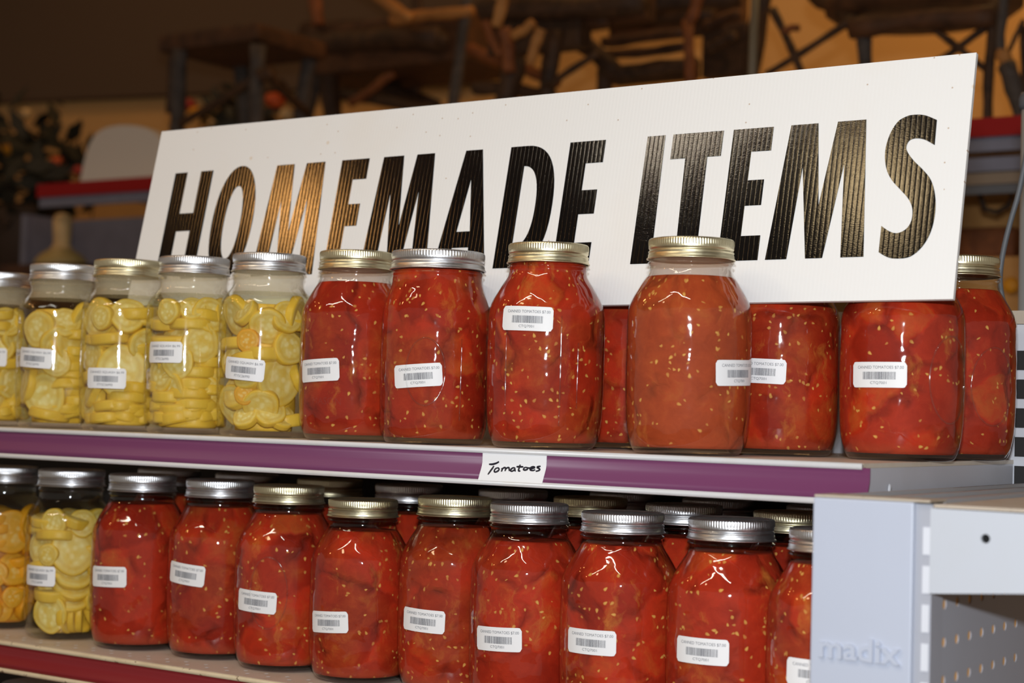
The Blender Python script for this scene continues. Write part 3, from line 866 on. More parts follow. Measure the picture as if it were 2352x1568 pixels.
# ---- upper shelf, from the far end to the near end
jar((-1.5163, 0.05, 0), 0.8730, 0.095, 0.935, 'square', 'silver', 'squash jar at the far end of the upper shelf, partly out of view', JG['u'],
    squash=sq(seed=11, keys=[('f', 0.55, 0.10, 0.017), ('f', 0.5, 0.05, 0.02)], level=0.1375), lab=(-0.208, 0.0732, -0.021), film=True)
jar((-1.4172, 0.052, 0), 0.8388, 0.095, 0.972, 'square', 'silver', 'squash jar with two large round slices facing out, silver lid, second from far end', JG['u'],
    squash=sq(seed=12, keys=[('f', -0.42, 0.035, 0.0235), ('f', -0.62, 0.105, 0.020), ('f', 0.12, 0.112, 0.017, dict(tilt=0.5)), ('f', -0.1, 0.070, 0.016),
                             ('e', 0.55, 0.100, 0.022), ('e', 0.55, 0.082, 0.022), ('e', 0.5, 0.066, 0.022), ('e', 0.55, 0.05, 0.022)], level=0.1375), lab=(-0.636, 0.0720, -0.051), film=True)
jar((-1.3195, 0.05, 0), 0.8040, 0.095, 0.984, 'square', 'gold', 'squash jar with a pale gold lid and label low on its front', JG['u'],
    squash=sq(seed=13, keys=[('f', -0.10, 0.062, 0.0265), ('f', 0.02, 0.118, 0.019, dict(tilt=0.45)), ('f', -0.62, 0.115, 0.013),
                             ('e', 0.2, 0.035, 0.024), ('e', 0.15, 0.023, 0.025), ('e', 0.1, 0.011, 0.025)], level=0.1375), lab=(-0.435, 0.0525, -0.005), film=True)
jar((-1.2253, 0.047, 0), 0.7681, 0.0945, 0.986, 'square', 'silver', 'squash jar with a silver lid, slices stacked flat below and seedy slice facing out', JG['u'],
    squash=sq(seed=14, keys=[('f', 0.22, 0.089, 0.0195), ('f', -0.32, 0.070, 0.017), ('f', -0.02, 0.122, 0.014, dict(tilt=0.8)), ('f', -0.6, 0.120, 0.013),
                             ('e', 0.0, 0.108, 0.026), ('e', 0.25, 0.061, 0.024), ('e', 0.1, 0.050, 0.026), ('e', 0.0, 0.040, 0.027), ('e', 0.15, 0.030, 0.026), ('e', -0.1, 0.020, 0.027), ('e', 0.1, 0.010, 0.027),
                             ('e', -0.7, 0.016, 0.02), ('e', -0.75, 0.036, 0.02)], level=0.1375), lab=(-0.650, 0.0784, 0.002), film=True)
jar((-1.1284, 0.048, 0), 0.7267, 0.096, 0.989, 'square', 'silver', 'squash jar next to the tomatoes on the upper shelf, small orange slice above its label', JG['u'],
    squash=sq(seed=15, keys=[('f', -0.45, 0.091, 0.0115, dict(mat='slice_orange', yawd=0.2)), ('f', -0.50, 0.040, 0.010, dict(mat='slice_orange', yawd=0.3)), ('f', 0.38, 0.054, 0.024, dict(yawd=0.2)),
                             ('f', 0.5, 0.114, 0.016, dict(tilt=0.3)), ('f', -0.6, 0.118, 0.014, dict(tilt=0.6, yawd=-0.4)), ('f', 0.0, 0.106, 0.018, dict(tilt=-0.4)), ('f', 0.15, 0.024, 0.016, dict(tilt=0.7)),
                             ('f', -0.1, 0.030, 0.018, dict(tilt=-0.5)), ('f', 0.55, 0.085, 0.017, dict(tilt=0.2)), ('f', 0.5, 0.014, 0.015, dict(tilt=0.8)), ('f', -0.5, 0.013, 0.013, dict(tilt=0.7))], level=0.1375, stack=False), lab=(-0.487, 0.0632, -0.075), film=True)
t6 = jar((-1.0237, 0.05, 0), 0.6779, 0.099, 0.989, 'round', 'gold', 'tomato jar with a gold lid next to the squash jars, dark hollow near its base', JG['u'],
    tomato=(0.13, 0.55, 0.42), top=0.1455, lab=(-0.713, 0.0630, 0.061), film=True)
emboss_text(t6, 'round', -0.50, 0.036, 'MASON', 0.030, 0.0065)
t7 = jar((-0.9273, 0.046, 0), 0.6317, 0.0975, 0.972, 'wide', 'silver', 'wide mouthed tomato jar with a broad silver lid', JG['u'],
    tomato=(0.37, 0.50, 0.55), top=0.157, lab=(-0.331, 0.0596, 0.080))
emboss_ring(t7, 'wide', -0.18, 0.065, 0.018, 0.030)
ridge(t7, 'wide', 0.48, 0.022, 0.095)
t8 = jar((-0.8114, 0.047, 0), 0.5691, 0.1004, 0.992, 'round', 'gold', 'tall tomato jar with a gold lid and its label high by the shoulder', JG['u'],
    tomato=(0.71, 0.45, 0.65), top=0.1575, lab=(-0.357, 0.1082, -0.026))
jar((-0.8039, 0.175, 0), 0.5224, 0.100, 0.985, 'round', 'silver', 'dark red tomato jar behind the sign, in the gap between two front jars', JG['u'], tomato=(0.27, 0.25, 0.45))
for th_, z0_, z1_ in ((0.25, 0.02, 0.112), (0.56, 0.035, 0.09), (-0.72, 0.03, 0.10)): PHI[0] = 0.5691; ridge(t8, 'round', th_, z0_, z1_)
t10 = jar((-0.6733, 0.046, 0), 0.4883, 0.1012, 0.992, 'round', 'gold', 'orange pale tomato jar with a gold lid, tallest in front of the sign', JG['u'],
    tomato=(0.52, 0.95, 0.60), top=0.1435, lab=(0.895, 0.0663, 0.035), film=True)
jar((-0.6425, 0.153, 0), 0.4373, 0.101, 0.992, 'round', 'silver', 'tomato jar under the sign with its label half hidden by the pale orange jar', JG['u'],
    tomato=(0.84, 0.55, 0.50), lab=(-0.361, 0.0701, -0.034))
t12 = jar((-0.5335, 0.153, 0), 0.3699, 0.101, 0.992, 'round', 'silver', 'deep red tomato jar under the sign corner, folded layers at its bottom', JG['u'],
    tomato=(0.05, 0.22, 0.45), lab=(-0.389, 0.0681, 0.006))
emboss_ring(t12, 'round', 0.85, 0.066, 0.021, 0.035)
t13 = jar((-0.5259, 0.262, 0), 0.3407, 0.100, 0.997, 'round', 'gold', 'tomato jar by the slotted upright, gold lid showing past the sign', JG['u'],
    tomato=(0.63, 0.28, 0.35), top=0.1455)
emboss_ring(t13, 'round', 0.65, 0.063, 0.021, 0.033)

# ---- middle shelf
LJ = [
 ('s', (-1.5161, 0.07), 0.8653, 0.093, 0.975, 'square', 'silver', 'orange tinted squash jar at the far end of the middle shelf', None, None),
 ('s', (-1.4079, 0.065), 0.8305, 0.094, 0.985, 'square', 'silver', 'squash jar on the middle shelf with a big seedy slice facing out', None, (-0.738, 0.0652, 0.002)),
 ('t', (-1.3086, 0.0696), 0.7922, 0.098, 0.985, 'round', 'silver', 'darkest red tomato jar, beside the squash on the middle shelf', (0.31, 0.12, 0.18), (-0.719, 0.0720, 0.033)),
 ('t', (-1.2116, 0.0801), 0.7496, 0.098, 0.980, 'round', 'silver', 'tomato jar with a strongly tilted label below its middle, silver lid', (0.91, 0.42, 0.45), (-0.707, 0.0817, -0.080)),
 ('t', (-1.1144, 0.0711), 0.7115, 0.098, 0.978, 'round', 'gold', 'tomato jar with a gold lid and a raised oval in its glass, middle shelf', (0.45, 0.40, 0.40), (-0.631, 0.0647, -0.042)),
 ('t', (-1.0195, 0.066), 0.6698, 0.0935, 0.935, 'round', 'gold', 'shorter tomato jar with a smooth gold lid, label curving round its side', (0.78, 0.50, 0.42), (-0.683, 0.0545, 0.060)),
 ('t', (-0.9254, 0.0799), 0.6182, 0.0975, 0.975, 'round', 'gold', 'tomato jar with a ribbed gold lid right of the short smooth lidded one', (0.17, 0.62, 0.50), (-0.580, 0.0640, -0.029)),
 ('t', (-0.8305, 0.0574), 0.5760, 0.098, 0.978, 'round', 'silver', 'tomato jar with clear glass showing under its silver lid, below the handwritten tag', (0.58, 0.35, 0.38), (-0.531, 0.0594, 0.031)),
 ('t', (-0.7323, 0.0483), 0.5231, 0.0998, 0.970, 'round', 'silver', 'bright red tomato jar two places before the grey post, silver lid', (0.02, 0.40, 0.65), (-0.518, 0.0678, 0.005)),
 ('t', (-0.6327, 0.0485), 0.4622, 0.0998, 0.976, 'round', 'silver', 'bright red tomato jar beside the half hidden one, large silver lid in focus', (0.66, 0.45, 0.62), (-0.456, 0.0709, 0.003)),
 ('t', (-0.536, 0.027), 0.4055, 0.098, 0.970, 'round', 'silver', 'tomato jar half hidden behind the grey post', (0.23, 0.62, 0.60), (-0.248, 0.0671, -0.020)),
]
TOPS = {'darkest': 0.145, 'shorter': 0.1445, 'tomato jar with clear': 0.1425}
for i, (kind, xy, rz, D, hs, shape, lid, label, tone, lab) in enumerate(LJ):
    pos = (xy[0], xy[1], zlow(xy[0]) + 0.0008)
    if kind == 's':
        keys = [('f', 0.20, 0.105, 0.024), ('f', 0.3, 0.035, 0.012), ('f', -0.2, 0.060, 0.015)] if i == 0 else \
               [('f', 0.14, 0.092, 0.0255, dict(tilt=0.15)), ('f', -0.45, 0.125, 0.015), ('e', 0.2, 0.128, 0.018, dict(tx=0.4)), ('f', -0.5, 0.088, 0.012), ('f', 0.22, 0.070, 0.0225, dict(tilt=0.75)), ('f', 0.2, 0.058, 0.0225, dict(tilt=0.85)),
                ('f', 0.15, 0.046, 0.0235, dict(tilt=0.95)), ('f', -0.45, 0.026, 0.020, dict(tilt=-0.1)), ('f', 0.3, 0.022, 0.018, dict(yawd=1.0)), ('f', 0.5, 0.020, 0.018, dict(yawd=1.0)), ('f', 0.05, 0.020, 0.018, dict(yawd=0.9))]
        jar(pos, rz, D, hs, shape, lid, label, JG['l'], squash=sq(seed=21 + i, keys=keys, level=0.146 if i == 0 else 0.139, orange=(i == 0), stack=False), lab=lab)
    else:
        tp = next((v_ for k_, v_ in TOPS.items() if label.startswith(k_)), 0.1478)
        t = jar(pos, rz, D, hs, shape, lid, label, JG['l'], tomato=tone, top=tp, lab=lab)
        if 'raised oval' in label: emboss_ring(t, 'round', -0.35, 0.075, 0.019, 0.034)
# ---- back rows of the middle shelf (lids glint between the front jars)
BK = [(-0.952, 0.215, 'silver', 'dark'), (-0.842, 0.178, 'gold', 'gold lidded jar in the second row, seen between two silver lids'), (-0.738, 0.166, 'silver', 'silver lidded jar in the second row, seen between two large lids'),
      (-0.632, 0.164, 'gold', 'gold lidded jar in the second row nearest the grey post'), (-1.06, 0.19, 'silver', ''), (-1.17, 0.20, 'gold', ''), (-1.28, 0.195, 'silver', ''), (-1.39, 0.19, 'silver', ''),
      (-0.875, 0.297, 'silver', ''), (-0.765, 0.285, 'silver', ''), (-0.655, 0.28, 'silver', ''), (-0.551, 0.275, 'gold', '')]
for x, y, lid, lb in BK:
    generic = 'tomato jar deep in shade behind the front row of the middle shelf'
    jar((x, y, zlow(x) + 0.0008), 0.6, 0.099, 0.985, 'round', lid, lb if len(lb) > 6 else generic, JG['b'] if len(lb) > 6 else 'shaded jars at the back of the middle shelf', tomato=(random.random(), 0.35, 0.4), top=0.146)
# ---- lowest shelf
for x, y, lid, lb in ((-1.435, 0.05, 'silver', 'jar on the lowest shelf, its silver lid at the bottom picture corner'), (-1.545, 0.05, 'silver', 'jar on the lowest shelf beyond the silver lid in the corner')):
    jar((x, y, -0.438), 0.8, 0.098, 0.985, 'round', lid, lb, JG['x'], tomato=(random.random(), 0.35, 0.4), top=0.146)

# ------------------------------------------------------------------ the sign
SO = Vector((-0.472, 0.0977, 0.1271))
sa = Vector((0.99998, -0.0050, 0.0042)); sb = Vector((-0.0030, 0.22067, 0.97534))
SW, SHT = 0.9053, 0.2053
sn = sa.cross(sb)      # points to the aisle side (-Y)
sign = thing('shop_sign', 'long white plastic sign reading HOMEMADE ITEMS in black capitals, leaning behind the jars', 'sign', SO)
sign.matrix_world = Matrix(((sa.x, -sn.x * -1, sb.x, SO.x), (sa.y, -sn.y * -1, sb.y, SO.y), (sa.z, -sn.z * -1, sb.z, SO.z), (0, 0, 0, 1)))
# local frame: X along the sign, Y = sn (front is +Y if sn faces the aisle), Z up the sign
FR = 1.0 if sn.y < 0 else -1.0
bd = box('board', -SW, 0, min(0, -0.004 * FR), max(0, -0.004 * FR), 0, SHT, M['sign'], sign)
T_, B_ = 0.1525, 0.0362
def ell(cx, cy, rx, ry, n=48, p=2.15):
    out = []
    for i in range(n):
        a = 2 * PI * i / n; c, s_ = math.cos(a), math.sin(a)
        out.append((cx + rx * abs(c) ** (2 / p) * (1 if c >= 0 else -1), cy + ry * abs(s_) ** (2 / p) * (1 if s_ >= 0 else -1)))
    return out
def glyph_M(x0, x1, tl, tr):
    k = (x1 - x0) / 0.0856
    f_ = lambda u: x0 + (u - 0.7304) * k
    return [[(x0, B_), (tl, T_), (f_(0.7641), T_), (f_(0.7724), 0.0811), (f_(0.7813), T_), (tr, T_), (x1, B_), (f_(0.7964), B_), (f_(0.7908), 0.1155), (f_(0.7807), B_), (f_(0.7659), B_), (f_(0.7545), 0.1150), (f_(0.7494), B_)]]
def glyph_E(x0, xs, xt, xm, xb):
    return [[(x0, B_), (x0, T_), (xt, T_), (xt, 0.1315), (xs, 0.1315), (xs, 0.1062), (xm, 0.1062), (xm, 0.0838), (xs, 0.0838), (xs, 0.0574), (xb, 0.0574), (xb, B_)]]
def bez(p0, p1, p2, p3, n=14):
    return [tuple((1 - t) ** 3 * a + 3 * (1 - t) ** 2 * t * b + 3 * (1 - t) * t * t * c + t ** 3 * d for a, b, c, d in zip(p0, p1, p2, p3)) for t in np.linspace(0, 1, n)]
Dm = 0.0944
D_out = [(0.4600, B_), (0.4600, T_), (0.4790, T_)] + bez((0.4790, T_), (0.5030, T_), (0.5142, 0.1330), (0.5142, Dm))[1:] + bez((0.5142, Dm), (0.5142, 0.0560), (0.5030, B_), (0.4790, B_))[1:]
D_in = [(0.4775, 0.0555), (0.4775, 0.1330)] + bez((0.4775, 0.1330), (0.4905, 0.1330), (0.4960, 0.1180), (0.4960, Dm)) + bez((0.4960, Dm), (0.4960, 0.0700), (0.4905, 0.0555), (0.4775, 0.0555))[1:-1]
letters = [
 ('H', [[(0.0338, B_), (0.0338, T_), (0.0512, T_), (0.0512, 0.1070), (0.0708, 0.1070), (0.0708, T_), (0.0880, T_), (0.0880, B_), (0.0708, B_), (0.0708, 0.0875), (0.0512, 0.0875), (0.0512, B_)]]),
 ('O', [ell(0.1280, 0.0944, 0.0279, 0.0605), ell(0.1280, 0.0944, 0.0112, 0.0388)]),
 ('M', glyph_M(0.1670, 0.2470, 0.1755, 0.2385)), ('E', glyph_E(0.2600, 0.2774, 0.2943, 0.2920, 0.2935)), ('M', glyph_M(0.3050, 0.3845, 0.3120, 0.3730)),
 ('A', [[(0.3917, B_), (0.4092, T_), (0.4281, T_), (0.4509, B_), (0.4311, B_), (0.4290, 0.0571), (0.4105, 0.0571), (0.4078, B_)], [(0.4201, 0.1238), (0.4129, 0.0727), (0.4280, 0.0727)]]),
 ('D', [D_out, D_in]), ('E', glyph_E(0.5240, 0.5432, 0.5610, 0.5592, 0.5611)), ('I', [[(0.6033, B_), (0.6033, T_), (0.6212, T_), (0.6232, B_)]]),
 ('T', [[(0.6288, T_), (0.6776, T_), (0.6776, 0.1297), (0.6648, 0.1297), (0.6662, B_), (0.6462, B_), (0.6435, 0.1297), (0.6288, 0.1297)]]),
 ('E', glyph_E(0.6868, 0.7058, 0.7240, 0.7208, 0.7236)), ('M', glyph_M(0.7304, 0.8160, 0.7399, 0.8059)),
]
S_pts = [(0.878, 0.1498), (0.8671, 0.1548), (0.8569, 0.1558), (0.8506, 0.1543), (0.8445, 0.1502), (0.8391, 0.1396), (0.8368, 0.1256), (0.8392, 0.1114), (0.845, 0.1008), (0.8533, 0.092), (0.8605, 0.0842), (0.8648, 0.0757), (0.8651, 0.0656), (0.8612, 0.0585), (0.8543, 0.0555), (0.8477, 0.0572), (0.8403, 0.0621)]
S_pt2 = [(0.8403, 0.04), (0.8481, 0.0356), (0.8565, 0.0341), (0.8672, 0.0355), (0.8763, 0.0434), (0.8822, 0.0558), (0.8842, 0.072), (0.8825, 0.0867), (0.878, 0.0989), (0.8709, 0.1076), (0.8618, 0.1165), (0.8558, 0.1244), (0.8546, 0.1291), (0.8567, 0.1337), (0.8617, 0.1352), (0.8692, 0.1337), (0.8782, 0.1284)]
KU, KV = 1.0145, 1.0158
glyphs = [(c, [[(x * KU, y * KV if y != B_ else 0.0366) for x, y in lp] for lp in loops]) for c, loops in letters]
glyphs.append(('S', [smoothprof(S_pts, 4) + smoothprof(S_pt2, 4)]))
for c, loops in glyphs:
    o = curve_shape('letter', [[(x - SW, y) for x, y in lp] for lp in loops], 0.0003, M['letter'], sign)
    o.location = (0, 0.0003 * FR, 0)

# ------------------------------------------------------------------ neighbouring gondola end, close to the camera
gy = -0.104
gon = thing('gondola_end', 'grey slotted gondola post and perforated panel at the end of the jar shelves', 'shelving', (-0.45, gy, FLOOR))
def gbox(name, x0, x1, y0, y1, z0, z1, mat, bevel=0.0, parent=None, **k):
    return box(name, x0 + 0.45, x1 + 0.45, y0 - gy, y1 - gy, z0 - FLOOR, z1 - FLOOR, mat, parent or gon, bevel, **k)
post = gbox('end_post', -0.4955, -0.4240, gy, gy + 0.030, FLOOR, -0.0215, M['post'], 0.0015)
gbox('post_cap', -0.4950, -0.4130, gy + 0.0005, gy + 0.032, -0.0214, -0.0196, M['top_dirty'], 0.0006)
colm = gbox('upright', -0.4240, -0.4125, gy + 0.004, gy + 0.026, FLOOR, -0.0225, metal_paint('upright_paint', srgb(168, 170, 180), srgb(160, 160, 168), 0.3, 8))
for k in range(12):
    zz = -0.0375 - 0.0254 * k
    gbox('slot', -0.4185, -0.4135, gy + 0.0032, gy + 0.0045, zz - 0.018, zz, M['white_metal'], parent=colm)
vs, fs = text_mesh('madix', res=4, bold=0.025)
tw, th_ = 0.0575, 0.0155
v = [(-0.4595 + 0.45 + a * tw, 0.0002, -0.1215 - FLOOR + b * th_) for a, b in vs]
n0 = len(v)
v2 = [(x, -0.0022, z) for x, _, z in v]
edges = {}
for f_ in fs:
    for i in range(len(f_)):
        e = (f_[i], f_[(i + 1) % len(f_)]); k_ = tuple(sorted(e)); edges.setdefault(k_, []).append(e)
sides = [(e[0][0], e[0][1], e[0][1] + n0, e[0][0] + n0) for e in edges.values() if len(e) == 1]
o = mesh_obj('embossed_text', v + v2, [tuple(i + n0 for i in f_) for f_ in fs] + sides, M['post'], post, False)
# perforated back panel running away from the camera
def peg_panel():
    Y0, Z0 = gy + 0.027, -0.0250
    cw, pz, ncol, nrow, r = 0.0254, 0.0254, 17, 16, 0.0036
    v, f = [], []
    X = -0.4150
    y_first, z_first = -0.0673, -0.1157
    # columns are centred on the measured hole grid
    ys = [y_first + cw * (i) for i in range(ncol)]; zs = [z_first + pz * (3 - j) for j in range(nrow)]
    ys = [y for y in ys if y > Y0 + 0.005]; zs = [z for z in zs if z < -0.034]
    m = 16
    for y in ys:
        for z in zs:
            k0 = len(v)
            sq_ = []
            for i in range(m):
                a = 2 * PI * i / m
                c, s_ = math.cos(a), math.sin(a); q = max(abs(c), abs(s_))
                v.append((X, y + cw / 2 * c / q, z + pz / 2 * s_ / q))
            for i in range(m):
                a = 2 * PI * i / m; v.append((X, y + r * math.cos(a), z + r * math.sin(a)))
            for i in range(m):
                a = 2 * PI * i / m; v.append((X - 0.0008, y + r * math.cos(a), z + r * math.sin(a)))
            for i in range(m):
                j = (i + 1) % m
                f.append((k0 + i, k0 + j, k0 + m + j, k0 + m + i)); f.append((k0 + m + i, k0 + m + j, k0 + 2 * m + j, k0 + 2 * m + i))
    yA, yB = ys[0] - cw / 2, ys[-1] + cw / 2; zA, zB = zs[-1] - pz / 2, zs[0] + pz / 2
    for a, b, c, d in ((Y0, yA, FLOOR + 0.1, -0.025), (yA, yB, zB, -0.025), (yA, yB, FLOOR + 0.1, zA)):
        k0 = len(v); v += [(X, a, c), (X, b, c), (X, b, d), (X, a, d)]; f.append((k0, k0 + 1, k0 + 2, k0 + 3))
    o = mesh_obj('perforated_panel', [(x + 0.45, y - gy, z - FLOOR) for x, y, z in v], f, M['peg'], gon, False)
    weld(o, 1e-5)
peg_panel()
gbox('panel_backing', -0.4850, -0.4160, gy + 0.030, 0.34, FLOOR + 0.1, -0.026, M['hardboard'])
gbox('top_rail', -0.4920, -0.4120, gy + 0.033, 0.34, -0.0260, -0.0225, M['rail_grey'])
for x0 in (-0.4900, -0.4560, -0.4200):
    gbox('rail_ridge', x0, x0 + 0.006, gy + 0.033, 0.34, -0.0225, -0.0200, M['rail_grey'])
# its shelf on the right: bracket with hole, dusty deck
sg = thing('gondola_shelf', 'white shelf with a tapered bracket and dusty top, beside the grey post', 'shelf', (-0.4125, gy, -0.0243))
hx, hz, hr = 0.0370, -0.0180, 0.0030
m = 20; v, f = [], []
out = [(0.0, -0.0003), (0.16, -0.0010), (0.16, -0.0440), (0.09, -0.0492), (0.006, -0.0556), (0.0, -0.0560)]
def bracket_ring(n):
    # outer outline resampled by angle around the hole
    res = []
    for i in range(n):
        a = 2 * PI * i / n; d = Vector((math.cos(a), math.sin(a))); best = None
        for p, q in zip(out, out[1:] + out[:1]):
            p = Vector(p) - Vector((hx, hz)); q = Vector(q) - Vector((hx, hz)); e = q - p
            den = d.x * e.y - d.y * e.x
            if abs(den) < 1e-9: continue
            t = (p.x * e.y - p.y * e.x) / den; s_ = (p.x * d.y - p.y * d.x) / den
            if t > 0 and -1e-6 <= s_ <= 1 + 1e-6 and (best is None or t < best): best = t
        res.append((hx + d.x * best, hz + d.y * best))
    return res
ang_extra = 96
orr = bracket_ring(ang_extra)
# snap nearest samples to the true corners
for cx_, cz_ in out:
    i = min(range(len(orr)), key=lambda i: (orr[i][0] - cx_) ** 2 + (orr[i][1] - cz_) ** 2); orr[i] = (cx_, cz_)
N_ = len(orr)
for yy in (0.0, 0.003):
    v += [(x, yy, z) for x, z in orr]
    v += [(hx + hr * math.cos(2 * PI * i / N_), yy, hz + hr * math.sin(2 * PI * i / N_)) for i in range(N_)]
for i in range(N_):
    j = (i + 1) % N_
    f += [(i, j, N_ + j, N_ + i), (2 * N_ + i, 3 * N_ + i, 3 * N_ + j, 2 * N_ + j), (N_ + i, N_ + j, 3 * N_ + j, 3 * N_ + i), (i, 2 * N_ + i, 2 * N_ + j, j)]
mesh_obj('bracket', v, f, M['bracket'], sg, False)
box('deck', 0.002, 0.34, 0.0005, 0.44, 0.0002, 0.0022, M['deck_dirty'], sg)
box('deck_flange', 0.002, 0.34, 0.0035, 0.006, -0.030, 0.0, M['black'], sg)

# ------------------------------------------------------------------ things behind, out of focus
RAILZ = 0.515
bg = thing('display_gondola', 'tall gondola behind with a red edged top shelf carrying rustic furniture', 'shelf', (-1.6, 1.5, FLOOR))
def bbox_(name, x0, x1, y0, y1, z0, z1, mat): return box(name, x0 + 1.6, x1 + 1.6, y0 - 1.5, y1 - 1.5, z0 - FLOOR, z1 - FLOOR, mat, bg)
gx0, gx1 = -3.12, 0.6
bbox_('top_deck', gx0, gx1, 1.5, 2.5, RAILZ - 0.006, RAILZ, M['grey'])
bbox_('red_rail', gx0, gx1, 1.492, 1.499, RAILZ - 0.03, RAILZ, M['red_far'])
bbox_('shelf_skirt', gx0, gx1, 1.501, 1.51, RAILZ - 0.052, RAILZ - 0.007, M['slate'])
bbox_('grey_rail', -1.6, gx1, 1.515, 1.53, RAILZ - 0.082, RAILZ - 0.060, M['slate'])
bbox_('lower_rail', -1.6, gx1, 1.520, 1.53, RAILZ - 0.102, RAILZ - 0.083, plain('brown_rail', srgb(128, 110, 92), 0.5))
bbox_('kick_rail', -1.6, gx1, 1.515, 1.53, RAILZ - 0.118, RAILZ - 0.104, M['pole_cap'])
bx_ = at(165, 520, Y=1.95).x
bbox_('back_panel', bx_, -1.6, 1.95, 1.96, FLOOR, RAILZ - 0.02, M['slate'])
bbox_('side_panel', bx_ - 0.02, bx_, 1.80, 1.96, FLOOR, RAILZ - 0.02, M['slate'])
bbox_('wood_panel', -1.6, gx1, 1.95, 1.96, FLOOR, RAILZ - 0.02, M['tan_wood'])

DY = [0.0]
def log(parent, kind, p0, p1, rpx, mat, bend=0.0):
    """p = (px, py, Y) sight points turned into real places; reach the deck when py is None"""
    A = at(p0[0], p0[1], Y=p0[2] + DY[0])
    Bv = at(p1[0], p1[1], Y=p1[2] + DY[0])
    r = rpx * (depth(A) + depth(Bv)) / 2 / FPX
    if len(p1) > 3:   # run on down to the deck
        d = Bv - A
        if abs(d.z) > 1e-4: Bv = A + d * ((RAILZ + 0.012 - A.z) / d.z)
    n = 9; P = []
    side = (Bv - A).cross(Vector((0.55, -0.83, 0))).normalized()
    for i in range(n):
        t = i / (n - 1)
        P.append(A.lerp(Bv, t) + side * (bend * math.sin(PI * t) + 0.12 * r * math.sin(7 * t + r * 1000)))
    off = parent.location
    return tube(kind, [p - off for p in P], r, M[mat], parent, 10, 0.18, taper=0.9)

def furn(name, label, cat, px, Y):
    loc = at(px, 300, Y=Y); loc.z = RAILZ
    return thing(name, label, cat, loc)

# small rustic table on the left
t = furn('rustic_stool', 'dark rustic stool with a plank top and crossed twig braces, on the red edged shelf', 'stool', 560, 1.8)
X0 = at(362, 50, Y=1.68).x; X1 = at(590, 50, Y=1.68).x; zt = at(480, 62, Y=1.68).z; zb = at(480, 105, Y=1.68).z
o = box('seat', X0 - t.location.x, X1 - t.location.x, 1.68 - 1.8, 1.93 - 1.8, zb - RAILZ, zt - RAILZ, M['plank'], t, 0.012)
for a_, b_ in (((417, 105, 1.70), (402, 330, 1.70, 1)), ((592, 105, 1.70), (590, 330, 1.70, 1)), ((555, 110, 1.91), (565, 330, 1.91, 1)), ((715, 120, 1.91), (680, 330, 1.91, 1))):
    log(t, 'leg', a_, b_, 19, 'bark_grey')
for a_, b_, r_ in (((395, 298, 1.70), (580, 185, 1.70), 10), ((610, 170, 1.70), (705, 260, 1.91), 11), ((395, 120, 1.70), (388, 260, 1.72), 8), ((600, 175, 1.69), (625, 165, 1.69), 17)):
    log(t, 'brace', a_, b_, r_, 'bark')

# twig armchair
DY[0] = 0.37
t = furn('twig_armchair', 'dark twig armchair with tan log arms beside the rustic stool', 'chair', 900, 1.8)
for k_, a_, b_, r_, m_ in (
  ('seat_rail', (690, 100, 1.72), (1010, 85, 1.66), 30, 'bark'), ('seat_rail', (1000, 95, 1.66), (1110, 70, 1.95), 24, 'bark'), ('seat_slat', (700, 70, 1.95), (1070, 55, 1.9), 20, 'bark'),
  ('seat_slat', (720, 130, 1.8), (1050, 112, 1.78), 20, 'plank'), ('seat_slat', (760, 95, 1.9), (1090, 85, 1.88), 22, 'plank'),
  ('armrest', (825, -40, 1.6), (945, 44, 1.6), 15, 'peeled'), ('armrest', (900, 46, 1.62), (1085, 24, 1.62), 14, 'peeled'), ('back_post', (724, -70, 1.68), (728, 58, 1.68), 16, 'rust_wood'),
  ('leg', (745, 120, 1.7), (700, 300, 1.74, 1), 12, 'bark_grey'), ('leg', (752, 130, 1.72), (768, 320, 1.72, 1), 24, 'bark'), ('leg', (1082, -40, 1.64), (1036, 260, 1.64, 1), 14, 'olive'), ('leg', (955, 110, 1.95), (952, 320, 1.95, 1), 18, 'bark'),
  ('brace', (806, 238, 1.7), (905, 168, 1.7), 11, 'rust_wood'), ('brace', (640, 190, 1.75), (700, 262, 1.74), 11, 'bark'), ('stretcher', (790, 215, 1.72), (1050, 262, 1.7), 15, 'bark'), ('stretcher', (850, 190, 1.9), (1000, 245, 1.8), 20, 'bark'),
  ('back_slat', (960, -20, 1.98), (955, 60, 1.98), 12, 'bark')):
    log(t, k_, a_, b_, r_, 'bark_grey' if m_ == 'olive' else m_)

def slab(t, kind, x0, x1, y0, y1, Y, d, mat='bark'):
    a = at(x0, y0, Y=Y); b = at(x1, y1, Y=Y); o_ = t.location
    return box(kind, a.x - o_.x, b.x - o_.x, Y - o_.y, Y + d - o_.y, b.z - o_.z, a.z - o_.z, M[mat], t, 0.006)
slab(t, 'seat', 705, 1070, 62, 135, 2.06, 0.25, 'plank')
